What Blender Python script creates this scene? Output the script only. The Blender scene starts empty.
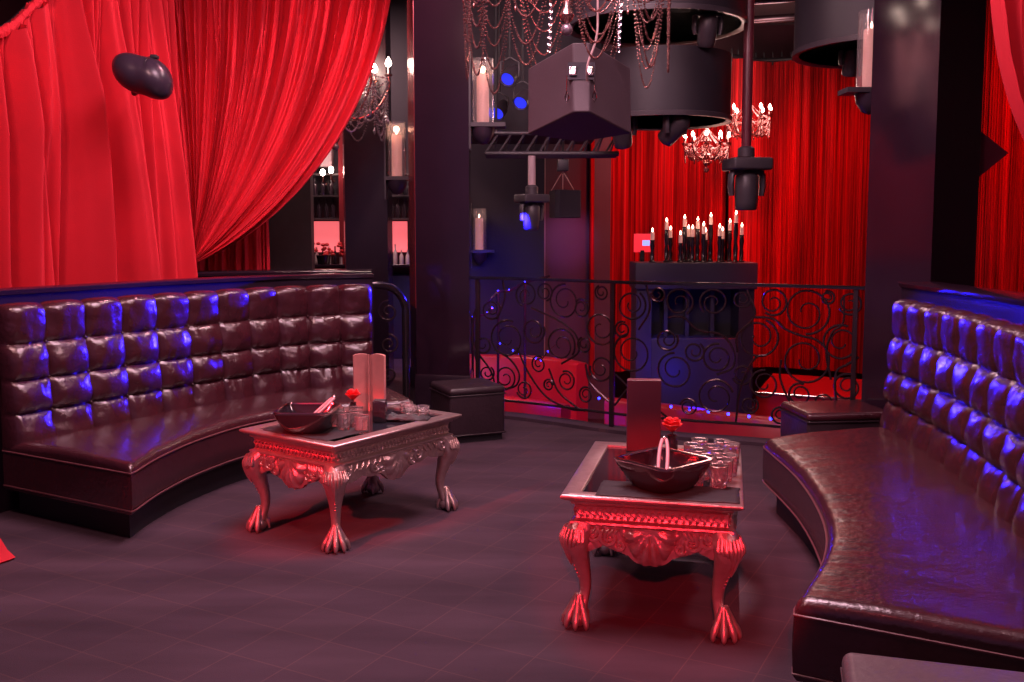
import bpy, math, random
from math import sin, cos, pi, sqrt, radians, atan2
from mathutils import Vector, Matrix, noise
random.seed(7)
S = bpy.context.scene
COL = S.collection

# ------------------------------------------------------------------ camera
cam_d = bpy.data.cameras.new('camera')
cam = bpy.data.objects.new('camera', cam_d); COL.objects.link(cam)
cam.location = (0, 0, 1.55)
cam.rotation_euler = (radians(85), 0, 0)
cam_d.sensor_width = 36; cam_d.lens = 950 / 1024 * 36
cam_d.shift_y = -26 / 1024
cam_d.clip_end = 60
S.camera = cam
# ------------------------------------------------------------------ world, exposure
S.view_settings.view_transform = 'Standard'
S.view_settings.look = 'None'
S.view_settings.exposure = 0.0
S.view_settings.gamma = 1
S.view_settings.use_curve_mapping = False
W = bpy.data.worlds.new('world'); S.world = W; W.use_nodes = True
bg = W.node_tree.nodes['Background']
bg.inputs[0].default_value = (0.40, 0.22, 0.52, 1); bg.inputs[1].default_value = 0.26

# ------------------------------------------------------------------ lights
def aim(o, target):
    d = Vector(target) - Vector(o.location)
    o.rotation_euler = d.to_track_quat('-Z', 'Y').to_euler()
def area(name, loc, target, size, power, color, size_y=None):
    l = bpy.data.lights.new(name, 'AREA'); l.energy = power; l.color = color; l.size = size
    if size_y: l.shape = 'RECTANGLE'; l.size_y = size_y
    o = bpy.data.objects.new(name, l); COL.objects.link(o); o.location = loc; aim(o, target); return o
def spot(name, loc, target, angle, power, color, blend=.5, rad=.06):
    l = bpy.data.lights.new(name, 'SPOT'); l.energy = power; l.color = color
    l.spot_size = radians(angle); l.spot_blend = blend; l.shadow_soft_size = rad
    o = bpy.data.objects.new(name, l); COL.objects.link(o); o.location = loc; aim(o, target); return o
def point(name, loc, power, color, rad=.05):
    l = bpy.data.lights.new(name, 'POINT'); l.energy = power; l.color = color; l.shadow_soft_size = rad
    o = bpy.data.objects.new(name, l); COL.objects.link(o); o.location = loc; return o
RED = (1, .02, .03); BLUE = (.012, .008, 1); WASH = (1, .34, .42)
area('overhead_fill_lounge', (-.2, 4.2, 4.3), (-.2, 4.6, 0), 1.6, 210, (1, .58, .70))  # added area light for overhead fill, no lamp in view
area('overhead_fill_left', (-2.2, 3.0, 4.2), (-2.2, 6, .9), .5, 60, (1, .50, .50))  # added overhead fill for the left banquette, out of view
area('overhead_fill_right', (2.6, 2.6, 4.2), (2.0, 4.6, .6), .5, 50, (1, .55, .60))  # added overhead fill toward the right banquette, out of view
area('overhead_fill_aisle', (.2, 6.9, 4.2), (.2, 6.9, 0), .6, 60, (1, .62, .66))  # added overhead fill above the aisle carpet, out of view
# red wash on the big drapes, from the right and above
spot('red_wash_left_drape', (-.95, 7.0, 4.2), (-2.95, 6.3, 2.0), 84, 135, WASH, .8, .06)
spot('red_fill_left_drape', (-1.2, 3.4, 4.1), (-3.0, 6.2, 1.9), 60, 26, WASH, .8, .1)
spot('red_wash_swag', (-.1, 7.4, 4.2), (-2.1, 8.2, 2.2), 62, 150, WASH, .8, .08)
spot('red_wash_right_swag', (1.0, 2.8, 3.9), (3.0, 5.2, 2.6), 50, 30, WASH, .8, .1)
# red pins on the tables from the camera side
spot('red_pin_left_table', (-3.3, 1.3, 2.6), (-1.1, 4.75, .36), 14, 1900, RED, .4, .04)
spot('red_pin_right_table', (-.1, -.6, 2.3), (.60, 3.6, .33), 15, 1300, RED, .4, .04)
spot('pink_pin_left_table', (1.6, 1.6, 2.6), (-.5, 4.9, .35), 20, 260, (1, .42, .40), .7, .08)
# stage wash on the string curtain behind
spot('red_wash_strings_a', (2.4, 9.6, 4.1), (2.3, 13.3, 1.3), 62, 420, (1, .03, .03), .8, .1)
spot('red_wash_strings_b', (3.9, 9.4, 4.1), (4.2, 12.8, 1.2), 70, 520, (1, .03, .03), .8, .1)
spot('red_wash_strings_c', (4.4, 6.4, 3.9), (5.2, 9.2, 1.8), 80, 300, (1, .03, .03), .8, .1)
spot('magenta_spot_rear_wall', (.75, 9.7, 2.45), (.72, 12.6, 1.45), 17, 110, (.8, .22, 1), .9, .1)
spot('red_fill_right_sofa', (-.4, 1.2, 3.6), (1.5, 4.0, .42), 34, 90, (1, .12, .14), .9, .1)
# blue stage lights, grazing the two buttoned backs
for tx, ty, p in ((-2.66, 5.25, 2300), (-2.28, 5.95, 2000), (-1.80, 6.60, 1700)):
    spot('blue_beam_left_sofa', (.75, 8.75, 1.50), (tx, ty, .97), 12.5, p, BLUE, .35, .05)
for tx, ty, p in ((2.26, 5.35, 620), (2.20, 4.65, 950), (2.08, 3.95, 1150)):
    spot('blue_beam_right_sofa', (1.15, 8.5, 1.6), (tx, ty, .93), 11, p, BLUE, .35, .05)
spot('blue_dance_floor', (1.2, 8.9, 2.2), (1.75, 9.95, -.1), 36, 120, BLUE, .6, .05)
spot('blue_dance_floor_left', (.1, 8.9, 1.7), (.1, 10.6, .55), 75, 420, BLUE, .6, .05)
spot('red_low_seats', (3.2, 9.4, 3.2), (3.4, 10.6, -.4), 60, 300, RED, .7, .1)
spot('red_low_seats_left', (.3, 8.9, 1.4), (.1, 10.4, -.4), 90, 90, RED, .7, .1)
area('bar_lamp', (-1.9, 10.6, 3.9), (-1.9, 11.4, 1.5), .8, 60, (1, .6, .6))
spot('sparkle_pin_right', (1.2, 4.9, 4.2), (.72, 4.15, .55), 12, 700, (1, .75, .75), .5, .015)  # added unseen spot that makes the right table's glasses sparkle
spot('sparkle_pin_left', (-.2, 6.2, 4.2), (-.78, 5.05, .55), 10, 480, (1, .75, .75), .5, .015)  # same kind of added sparkle spot, for the left table's glasses
point('blue_floor_glow', (.25, 8.75, .05), 5, BLUE, .05)
point('blue_floor_glow', (1.75, 8.9, .05), 8, BLUE, .05)
point('rear_ceiling_glow', (3.1, 11.6, 3.75), 16, (1, .72, .66), .2)  # added point light that brightens the rear ceiling, no fixture

# ------------------------------------------------------------------ materials
def mat(name, col, rough=.5, metal=0, spec=.5, emit=None, estr=0, coat=0, trans=0, bump=None, var=None, sheen=0):
    m = bpy.data.materials.new(name); m.use_nodes = True
    nt = m.node_tree; b = nt.nodes['Principled BSDF']; I = b.inputs
    I['Base Color'].default_value = (*col, 1); I['Roughness'].default_value = rough
    I['Metallic'].default_value = metal; I['Specular IOR Level'].default_value = spec
    I['Coat Weight'].default_value = coat; I['Coat Roughness'].default_value = .08
    I['Transmission Weight'].default_value = trans
    if sheen: I['Sheen Weight'].default_value = sheen; I['Sheen Tint'].default_value = (*col, 1)
    if emit: I['Emission Color'].default_value = (*emit, 1); I['Emission Strength'].default_value = estr
    tc = nt.nodes.new('ShaderNodeTexCoord')
    n = nt.nodes.new('ShaderNodeTexNoise')
    sc, amt = (var or (6, .12))
    n.inputs['Scale'].default_value = sc; n.inputs['Detail'].default_value = 4
    nt.links.new(tc.outputs['Object'], n.inputs['Vector'])
    mx = nt.nodes.new('ShaderNodeMix'); mx.data_type = 'RGBA'
    mx.inputs[6].default_value = (*[c * (1 - amt) for c in col], 1)
    mx.inputs[7].default_value = (*[min(1, c * (1 + amt)) for c in col], 1)
    nt.links.new(n.outputs['Fac'], mx.inputs[0]); nt.links.new(mx.outputs[2], I['Base Color'])
    if bump:
        n2 = nt.nodes.new('ShaderNodeTexNoise'); n2.inputs['Scale'].default_value = bump[0]; n2.inputs['Detail'].default_value = 5
        nt.links.new(tc.outputs['Object'], n2.inputs['Vector'])
        bp = nt.nodes.new('ShaderNodeBump'); bp.inputs['Strength'].default_value = bump[1]; bp.inputs['Distance'].default_value = bump[2]
        nt.links.new(n2.outputs['Fac'], bp.inputs['Height']); nt.links.new(bp.outputs['Normal'], I['Normal'])
    return m
M = {}
M['leather'] = mat('oxblood_leather', (.052, .011, .017), .27, spec=.75, bump=(38, .35, .01), var=(9, .35), coat=.15)
M['leather_dark'] = mat('dark_leather', (.030, .016, .022), .38, spec=.6, bump=(38, .3, .008), var=(7, .3))
M['leather_grey'] = mat('grey_leather', (.13, .085, .10), .33, spec=.6, bump=(36, .3, .008))
M['black'] = mat('black_lacquer', (.020, .010, .018), .25, spec=.5, var=(3, .3))
M['gloss'] = mat('black_gloss', (.022, .009, .018), .12, spec=.8, var=(3, .3))
M['matt_black'] = mat('matt_black', (.016, .013, .018), .6)
M['seam'] = mat('seam_thread', (.16, .05, .06), .4)
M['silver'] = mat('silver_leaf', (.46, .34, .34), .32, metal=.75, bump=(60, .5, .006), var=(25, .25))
M['inlay'] = mat('black_glass_inlay', (.012, .012, .018), .06, spec=.7)
M['velvet'] = mat('red_velvet', (.66, .012, .030), .8, sheen=.25, bump=(130, .25, .004), var=(3, .15))
M['strings'] = mat('red_string', (.80, .012, .016), .55, var=(9, .25))
def stripe(m):
    nt = m.node_tree; b = nt.nodes['Principled BSDF']; tc = nt.nodes.new('ShaderNodeTexCoord')
    mp = nt.nodes.new('ShaderNodeMapping'); mp.inputs['Scale'].default_value = (26, 26, .25)
    n = nt.nodes.new('ShaderNodeTexNoise'); n.inputs['Scale'].default_value = 1; n.inputs['Detail'].default_value = 3; n.inputs['Roughness'].default_value = .7
    r_ = nt.nodes.new('ShaderNodeValToRGB'); r_.color_ramp.elements[0].position = .36; r_.color_ramp.elements[0].color = (.16, .002, .004, 1)
    r_.color_ramp.elements[1].position = .66; r_.color_ramp.elements[1].color = (.95, .022, .03, 1)
    nt.links.new(tc.outputs['Object'], mp.inputs['Vector']); nt.links.new(mp.outputs[0], n.inputs['Vector']); nt.links.new(n.outputs['Fac'], r_.inputs[0]); nt.links.new(r_.outputs[0], b.inputs['Base Color'])
stripe(M['strings'])
M['iron'] = mat('wrought_iron', (.085, .05, .06), .26, metal=.8)
M['steel'] = mat('dark_steel', (.10, .08, .095), .16, metal=.9)
M['chrome'] = mat('chrome', (.8, .76, .78), .12, metal=1)
M['glass'] = mat('clear_glass', (1, .94, .95), .04, trans=.93, spec=.8, var=(2, .0))
M['wax'] = mat('candle_wax', (.85, .52, .42), .5, emit=(1, .42, .36), estr=.22)
M['flame'] = mat('flame', (1, .7, .45), .5, emit=(1, .66, .48), estr=26)
M['bulb'] = mat('lit_bulb', (1, .8, .7), .5, emit=(1, .72, .60), estr=32)
M['bead'] = mat('copper_bead', (.55, .28, .26), .2, metal=.85)
M['crystal'] = mat('smoky_crystal', (.30, .22, .26), .08, metal=.5, spec=.9)
M['spk'] = mat('speaker_cabinet', (.075, .048, .060), .62, bump=(90, .3, .003))
M['spk_dark'] = mat('speaker_grille', (.030, .022, .035), .7, bump=(160, .5, .003))
M['egg'] = mat('speaker_shell', (.035, .022, .038), .32, var=(3, .2))
M['bowl'] = mat('dark_bowl', (.022, .014, .020), .12, spec=.8)
M['bowl_rim'] = mat('steel_rim', (.6, .4, .42), .18, metal=1)
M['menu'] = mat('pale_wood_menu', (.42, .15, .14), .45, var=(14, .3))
M['menu_red'] = mat('burgundy_board', (.10, .010, .022), .45)
M['rose'] = mat('rose_petal', (.60, .004, .010), .5)
M['cloth'] = mat('black_napkin', (.018, .015, .020), .7, bump=(80, .3, .003))
M['drum'] = mat('drum_black', (.022, .017, .025), .5)
M['fixture'] = mat('fixture_grey', (.05, .04, .05), .4)
M['led'] = mat('blue_led', (.05, .05, 1), .5, emit=(.012, .02, 1), estr=14)
M['blue_lens'] = mat('blue_lens', (.02, .02, .6), .3, emit=(.03, .04, 1), estr=1.0)
M['grey'] = mat('grey_panel', (.060, .045, .052), .55, var=(12, .2))
M['grey_wall'] = mat('rear_wall_paint', (.11, .055, .080), .6)
M['darkwall'] = mat('dark_wall_paint', (.022, .014, .026), .6)
M['oxwall'] = mat('oxblood_wall_paint', (.065, .012, .022), .5)
M['ceil'] = mat('ceiling_paint', (.09, .055, .065), .8)
M['pinklight'] = mat('backlit_pink_glass', (1, .3, .33), .4, emit=(1, .16, .18), estr=.9)
M['bottle'] = mat('dark_bottle', (.03, .018, .026), .1, spec=.8)
M['bottle_w'] = mat('pale_bottle', (.75, .6, .6), .2)
M['redseat'] = mat('red_seat_vinyl', (.42, .012, .022), .35)
M['console'] = mat('console_laminate', (.050, .038, .055), .35)
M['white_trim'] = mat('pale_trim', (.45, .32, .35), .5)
M['red_gloss'] = mat('red_lit_gloss_and_trim', (.30, .035, .045), .2, metal=.3)  # red light and reflections put into the colour; also colours the bar upright
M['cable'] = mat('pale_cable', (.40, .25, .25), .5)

def carpet():
    m = mat('carpet', (.06, .035, .05), .85, spec=.2)
    nt = m.node_tree; b = nt.nodes['Principled BSDF']
    tc = nt.nodes.new('ShaderNodeTexCoord'); mp = nt.nodes.new('ShaderNodeMapping')
    mp.inputs['Rotation'].default_value = (0, 0, radians(28))
    nt.links.new(tc.outputs['Object'], mp.inputs['Vector'])
    br = nt.nodes.new('ShaderNodeTexBrick'); br.offset = 0; br.inputs['Scale'].default_value = 1
    br.inputs['Brick Width'].default_value = .25; br.inputs['Row Height'].default_value = .25
    br.inputs['Mortar Size'].default_value = .0034; br.inputs['Mortar Smooth'].default_value = .6
    br.inputs['Color1'].default_value = (.062, .036, .050, 1); br.inputs['Color2'].default_value = (.055, .032, .047, 1)
    br.inputs['Mortar'].default_value = (.088, .047, .056, 1)
    nt.links.new(mp.outputs[0], br.inputs['Vector'])
    n = nt.nodes.new('ShaderNodeTexNoise'); n.inputs['Scale'].default_value = 1.3; n.inputs['Detail'].default_value = 6
    mp2 = nt.nodes.new('ShaderNodeMapping'); mp2.inputs['Scale'].default_value = (.7, 3.2, 1); mp2.inputs['Rotation'].default_value = (0, 0, radians(12))
    nt.links.new(tc.outputs['Object'], mp2.inputs['Vector']); nt.links.new(mp2.outputs[0], n.inputs['Vector'])
    r = nt.nodes.new('ShaderNodeMapRange'); r.inputs['From Min'].default_value = .3; r.inputs['From Max'].default_value = .7
    r.inputs['To Min'].default_value = .72; r.inputs['To Max'].default_value = 1.25
    nt.links.new(n.outputs['Fac'], r.inputs[0])
    vm = nt.nodes.new('ShaderNodeVectorMath'); vm.operation = 'SCALE'
    nt.links.new(br.outputs['Color'], vm.inputs[0]); nt.links.new(r.outputs[0], vm.inputs['Scale'])
    nt.links.new(vm.outputs[0], b.inputs['Base Color'])
    n3 = nt.nodes.new('ShaderNodeTexNoise'); n3.inputs['Scale'].default_value = 220
    nt.links.new(tc.outputs['Object'], n3.inputs['Vector'])
    bp = nt.nodes.new('ShaderNodeBump'); bp.inputs['Strength'].default_value = .5; bp.inputs['Distance'].default_value = .004
    nt.links.new(n3.outputs['Fac'], bp.inputs['Height']); nt.links.new(bp.outputs[0], b.inputs['Normal'])
    return m
M['carpet'] = carpet()

# ------------------------------------------------------------------ mesh building
class MB:
    def __init__(s): s.v = []; s.f = []; s.flat = set()
    def add(s, vs, fs, flat=False):
        o = len(s.v); s.v += [tuple(v) for v in vs]
        for f in fs:
            if flat: s.flat.add(len(s.f))
            s.f.append(tuple(i + o for i in f))
        return s
    def box(s, x0, y0, z0, x1, y1, z1, rot=0, piv=None, b=0):
        cx, cy = piv if piv else ((x0 + x1) / 2, (y0 + y1) / 2)
        c, si = cos(rot), sin(rot)
        def R(x, y, z): dx, dy = x - cx, y - cy; return (cx + dx * c - dy * si, cy + dx * si + dy * c, z)
        if b <= 0:
            vs = [R(x, y, z) for z in (z0, z1) for x, y in ((x0, y0), (x1, y0), (x1, y1), (x0, y1))]
            return s.add(vs, [(3, 2, 1, 0), (4, 5, 6, 7), (0, 1, 5, 4), (1, 2, 6, 5), (2, 3, 7, 6), (3, 0, 4, 7)], True)
        # rounded box: rings of rounded rectangle
        rings = []
        n = 4
        prof = [(b * (1 - sin(a * pi / 2 / n)), z0 + b * (1 - cos(a * pi / 2 / n))) for a in range(n + 1)]
        prof += [(b * (1 - cos(a * pi / 2 / n)), z1 - b + b * sin(a * pi / 2 / n)) for a in range(n + 1)]
        for ins, z in prof:
            ring = []
            for qx, qy, a0 in ((x1, y1, 0), (x0, y1, 1), (x0, y0, 2), (x1, y0, 3)):
                ccx = qx - b if qx == x1 else qx + b; ccy = qy - b if qy == y1 else qy + b
                for k in range(n + 1):
                    a = (a0 + k / n) * pi / 2; rr = b - ins
                    ring.append(R(ccx + rr * cos(a), ccy + rr * sin(a), z))
            rings.append(ring)
        return s.loft(rings, True, True, True)
    def loft(s, rings, closed=True, cap0=False, cap1=False):
        n = len(rings[0]); vs = [p for r in rings for p in r]; fs = []
        for i in range(len(rings) - 1):
            for j in range(n if closed else n - 1):
                k = (j + 1) % n
                fs.append((i * n + j, i * n + k, (i + 1) * n + k, (i + 1) * n + j))
        if cap0: fs.append(tuple(range(n))[::-1])
        if cap1: fs.append(tuple((len(rings) - 1) * n + j for j in range(n)))
        return s.add(vs, fs)
    def tube(s, pts, r, seg=8, closed=False, sx=1, up=None):
        P = [Vector(p) for p in pts]; n = len(P)
        rr = r if isinstance(r, (list, tuple)) else [r] * n
        T = []
        for i in range(n):
            a = P[(i - 1) % n] if closed or i else P[i]; b = P[(i + 1) % n] if closed or i < n - 1 else P[i]
            t = b - a; T.append(t.normalized() if t.length > 1e-9 else Vector((0, 0, 1)))
        N = Vector(up) if up else (Vector((0, 0, 1)) if abs(T[0].z) < .9 else Vector((1, 0, 0)))
        rings = []
        for i in range(n):
            N = N - T[i] * N.dot(T[i])
            if N.length < 1e-6: N = T[i].orthogonal()
            N.normalize(); B = T[i].cross(N)
            rings.append([P[i] + (N * cos(2 * pi * k / seg) * sx + B * sin(2 * pi * k / seg)) * rr[i] for k in range(seg)])
        if closed: rings.append(rings[0]); return s.loft(rings, True)
        return s.loft(rings, True, True, True)
    def lathe(s, prof, c=(0, 0, 0), seg=24, sx=1, sy=1):
        rings = [[(c[0] + r * cos(2 * pi * k / seg) * sx, c[1] + r * sin(2 * pi * k / seg) * sy, c[2] + z) for k in range(seg)] for r, z in prof]
        return s.loft(rings, True, prof[0][0] > 1e-5, prof[-1][0] > 1e-5)
    def ball(s, c, r, seg=10, sx=1, sy=1, sz=1):
        m = max(4, seg // 2)
        return s.lathe([(r * sin(pi * i / m) + 1e-6, -r * cos(pi * i / m) * sz) for i in range(m + 1)], c, seg, sx, sy)
    def octa(s, c, r, sz=1):
        x, y, z = c
        return s.add([(x + r, y, z), (x, y + r, z), (x - r, y, z), (x, y - r, z), (x, y, z + r * sz), (x, y, z - r * sz)],
                     [(0, 1, 4), (1, 2, 4), (2, 3, 4), (3, 0, 4), (1, 0, 5), (2, 1, 5), (3, 2, 5), (0, 3, 5)])
    def xf(s, m):
        s.v = [tuple(m @ Vector(p)) for p in s.v]; return s
    def grid(s, rows, closed=False): return s.loft(rows, closed)
    def build(s, name, material, parent=None, smooth=True, label=None, solid=0):
        me = bpy.data.meshes.new(name); me.from_pydata(s.v, [], s.f); me.update()
        import bmesh
        bm = bmesh.new(); bm.from_mesh(me); bmesh.ops.recalc_face_normals(bm, faces=bm.faces); bm.to_mesh(me); bm.free()
        me.materials.append(M[material] if isinstance(material, str) else material)
        if smooth:
            me.polygons.foreach_set('use_smooth', [not (i in s.flat) for i in range(len(s.f))])
            try: me.set_sharp_from_angle(angle=radians(48))
            except Exception: pass
        o = bpy.data.objects.new(name, me); COL.objects.link(o)
        if parent is not None: o.parent = parent
        if label: o['label'] = label
        if solid:
            md = o.modifiers.new('solid', 'SOLIDIFY'); md.thickness = solid; md.offset = 0
        return o
def tag(o, label, cat, group=None):
    o['label'] = label; o['category'] = cat
    if group: o['group'] = group
    return o
def thing(name, label, cat, loc=(0, 0, 0), rz=0, group=None):
    o = bpy.data.objects.new(name, None); COL.objects.link(o); o.location = loc; o.rotation_euler = (0, 0, rz)
    o.empty_display_size = .1
    return tag(o, label, cat, group)
def struct(o): o['kind'] = 'structure'; return o
def kids(o): return [c for c in KIDS() if c.parent == o]
def KIDS(): return list(bpy.data.objects)
def dup(root, loc=None, rz=None, label=None, group=None, sc=None):
    def cp(o, par):
        c = o.copy(); COL.objects.link(c)
        if par is not None: c.parent = par
        for ch in [k for k in allo if k.parent == o]: cp(ch, c)
        return c
    allo = list(bpy.data.objects)
    r = cp(root, None)
    if loc: r.location = loc
    if rz is not None: r.rotation_euler = (0, 0, rz)
    if label: r['label'] = label
    if group: r['group'] = group
    if sc: r.scale = (sc, sc, sc)
    return r
def catmull(P, n=12):
    P = [Vector(p) for p in P]; P = [2 * P[0] - P[1]] + P + [2 * P[-1] - P[-2]]; o = []
    for i in range(1, len(P) - 2):
        a, b, c, d = P[i - 1:i + 3]
        for k in range(n):
            t = k / n
            o.append(.5 * (2 * b + (c - a) * t + (2 * a - 5 * b + 4 * c - d) * t * t + (3 * b - a - 3 * c + d) * t ** 3))
    o.append(P[-2]); return o
class Path:
    def __init__(s, P, n=16):
        s.D = catmull(P, n); s.L = [0]
        for a, b in zip(s.D, s.D[1:]): s.L.append(s.L[-1] + (b - a).length)
        s.len = s.L[-1]
    def at(s, t):
        if t <= 0: return s.D[0] + (s.D[1] - s.D[0]).normalized() * t
        if t >= s.len: return s.D[-1] + (s.D[-1] - s.D[-2]).normalized() * (t - s.len)
        import bisect
        i = min(len(s.D) - 2, max(0, bisect.bisect_right(s.L, t) - 1))
        f = (t - s.L[i]) / (s.L[i + 1] - s.L[i]); return s.D[i].lerp(s.D[i + 1], f)
    def nrm(s, t):   # left-hand normal
        d = s.at(t + .03) - s.at(t - .03); return Vector((-d.y, d.x)).normalized()
def nz(*a): return noise.noise(Vector(a if len(a) == 3 else (*a, 0)))

# ================================================================== the setting
RAIL = Path([(-.36, 8.02), (.0, 7.88), (.40, 7.62), (.78, 7.34), (1.28, 7.08), (1.83, 6.88), (2.44, 6.55)])
# upper floor (ends at the balustrade), lower floor beyond
edge = [RAIL.at(RAIL.len * k / 24) - RAIL.nrm(RAIL.len * k / 24) * -.10 for k in range(25)]
outline = [(-6, -2), (6, -2), (6, 6.6)] + [(p.x, p.y) for p in reversed(edge)] + [(-.75, 8.2), (-.75, 13.9), (-6, 13.9)]
b = MB(); n = len(outline)
b.add([(x, y, 0) for x, y in outline] + [(x, y, -.25) for x, y in outline],
      [tuple(range(n)), tuple(range(n, 2 * n))[::-1]] + [(i, (i + 1) % n, n + (i + 1) % n, n + i) for i in range(n)])
struct(b.build('floor', 'carpet', smooth=False))
struct(MB().box(-.75, 5, -1.02, 7.2, 14.4, -.95).build('floor', 'oxwall'))
struct(MB().box(-6, -2, 4.5, 7.2, 14.6, 4.6).build('ceiling', 'ceil'))
struct(MB().box(-6, 13.9, -1, 7.2, 14.5, 4.5).build('wall_back', 'oxwall'))
struct(MB().box(-6.2, -2, 0, -6, 14.4, 4.5).build('wall_left', 'oxwall'))
struct(MB().box(7.0, -2, -1, 7.2, 14.4, 4.5).build('wall_right', 'oxwall'))
# kerb under the balustrade
b = MB()
rings = []
for k in range(41):
    t = RAIL.len * k / 40; p = RAIL.at(t); q = RAIL.nrm(t)
    rings.append([(p.x + q.x * d, p.y + q.y * d, z) for d, z in ((.07, 0), (.07, .028), (-.10, .028), (-.10, 0))])
b.loft(rings, True, True, True)
struct(b.build('trim_1', 'carpet', smooth=False))

def half_wall(name, pts, z1, th, capname, m='black', capm='gloss', sgn=1, z0=0):
    P = Path(pts); b = MB(); c = MB(); r1 = []; r2 = []
    for k in range(49):
        t = P.len * k / 48; p = P.at(t); q = P.nrm(t) * sgn
        r1.append([(p.x + q.x * d, p.y + q.y * d, z) for d, z in ((0, z0), (0, z1 - .03), (th, z1 - .03), (th, z0))])
        r2.append([(p.x + q.x * d, p.y + q.y * d, z) for d, z in ((-.015, z1 - .03), (-.02, z1 - .008), (-.01, z1), (th + .01, z1), (th + .02, z1 - .015), (th + .015, z1 - .03))])
    b.loft(r1, True, True, True); c.loft(r2, True, True, True)
    w = struct(b.build(name, m)); struct(c.build(capname, capm)); return P

# ------------------------------------------------------------------ banquettes
def banquette(front, back, ncol, sgn, label, seed, lean=.07, seat_z=.41, top_z=1.165, group=None):
    """front/back: plan curves; sgn: side of back curve normal that faces the sitter"""
    F_, B_ = Path(front), Path(back)
    root = thing('banquette', label, 'sofa', (0, 0, 0), 0)
    base = Vector((*B_.at(B_.len / 2), 0)); root.location = base
    off = lambda p: (p[0] - base.x, p[1] - base.y, p[2])
    NS = 150; rings = []; R = .045
    for i in range(NS + 1):
        u = i / NS
        u = .5 - .5 * cos(pi * u) if True else u
        f = F_.at(F_.len * u); bk = B_.at(B_.len * u); d = (bk - f); dl = d.length; dn = d / dl
        dist = min(u, 1 - u) * F_.len
        drop = 0 if dist > R else R - sqrt(max(0, R * R - (R - dist) ** 2))
        ring = []
        def wr(w):   # puckers running back from the front edge
            e = math.exp(-w / .16) if w > .02 else .6
            return .006 * e * nz(F_.len * u * 17, w * 2.2, seed) + .007 * nz(F_.len * u * 3, w * 3, seed + 5) + .004 * nz(F_.len * u * 9, w * 1.3, seed + 9)
        prof = [(.012, .15), (.0, .165), (-.004, .25), (-.004, .34)]
        for a in range(1, 6):
            an = a / 5 * pi / 2; prof.append((R * (1 - cos(an)) - .004, seat_z - R + R * sin(an)))
        for k in range(1, 20): prof.append((R + (dl - R) * (k / 19), seat_z))
        for w, z in prof:
            crown = .018 * sin(pi * min(1, max(0, w) / dl)) if z > .39 else 0
            zz = z + crown + (wr(w) if z > .36 else 0)
            if z > .3: zz -= drop
            p = f + dn * w
            ring.append(off((p.x, p.y, zz)))
        pb = bk; ring.append(off((pb.x, pb.y, .15)))
        rings.append(ring)
    MB().loft(rings, True, True, True).build('seat', 'leather', root)
    # piping round the front and ends
    for zz, nm in ((seat_z - R - .004, 'piping'), (.17, 'piping')):
        pts = []
        eb = B_.at(0); ef = F_.at(0); tdir = (F_.at(.02) - ef).normalized()
        for k in range(10): p = eb.lerp(ef, k / 9) - tdir * .003; pts.append(off((p.x, p.y, zz)))
        for k in range(1, 60):
            t = F_.len * k / 60; p = F_.at(t); d = (B_.at(B_.len * k / 60) - p).normalized(); p = p - d * .007; pts.append(off((p.x, p.y, zz)))
        eb = B_.at(B_.len); ef = F_.at(F_.len); tdir = (ef - F_.at(F_.len - .02)).normalized()
        for k in range(10): p = ef.lerp(eb, k / 9) + tdir * .003; pts.append(off((p.x, p.y, zz)))
        MB().tube(pts, .0045, 6).build(nm, 'seam', root)
    # recessed plinth
    rings = []
    for i in range(61):
        u = .03 + .94 * i / 60; f = F_.at(F_.len * u); bk = B_.at(B_.len * u); d = (bk - f).normalized()
        a = f + d * .07
        rings.append([off((a.x, a.y, 0)), off((a.x, a.y, .16)), off((bk.x, bk.y, .16)), off((bk.x, bk.y, 0))])
    MB().loft(rings, True, True, True).build('plinth', 'matt_black', root)
    # button-tufted back
    zb = [seat_z - .03, .56, .74, .94, top_z]
    rows = []
    K = 14
    def pw(x): return max(0, sin(pi * x)) ** .55
    NU = ncol * K
    for i in range(NU + 1):
        u = i / NU; t = B_.len * u; p = B_.at(t); q = B_.nrm(t) * sgn
        a = (i % K) / K; A = pw(a)
        col = i // K
        ring = []
        for r in range(4):
            for j in range(K + (1 if r == 3 else 0)):
                bb = j / K
                if r == 3:   # top roll: crease at the bottom only
                    Bv = pw(bb * .5) if bb < 1 else 1
                    bb2 = bb
                elif r == 0: Bv = pw(.5 + bb * .5) if bb > 0 else 1
                else: Bv = pw(bb)
                z = zb[r] + (zb[r + 1] - zb[r]) * bb
                h = .36 * (A + Bv) + .28 * A * Bv
                w = .006 * nz(t * 14, z * 14, seed) + .010 * nz(t * 30, z * 7, seed + 3) * (1 - A * Bv)
                d = .080 + .070 * h + 1.5 * w - lean * (z - seat_z)
                if r == 3:
                    rr = .055
                    if z > top_z - rr: d -= (rr - sqrt(max(0, rr * rr - (z - top_z + rr) ** 2))) * .9
                    z2 = z - .012 * (1 - A) * bb2
                else: z2 = z
                en = min(u, 1 - u) * B_.len
                if en < .05: d -= .05 - sqrt(max(0, .05 ** 2 - (.05 - en) ** 2))
                ring.append(off((p.x + q.x * d, p.y + q.y * d, z2)))
        zt = top_z - .012 * (1 - A)
        ring.append(off((p.x - q.x * 0, p.y - q.y * 0, zt))); ring.append(off((p.x, p.y, zb[0])))
        rows.append(ring)
    br = MB().loft(rows, True, True, True).build('backrest', 'leather', root)
    # buttons
    for c in range(1, ncol):
        for r in (1, 2, 3):
            t = B_.len * c / ncol; p = B_.at(t); q = B_.nrm(t) * sgn; z = zb[r]
            d = .087 - lean * (z - seat_z)
            bo = MB().ball(off((p.x + q.x * d, p.y + q.y * d, z)), .010, 8).build('button', 'leather', br)
    # block feet
    return root, F_, B_

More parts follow.
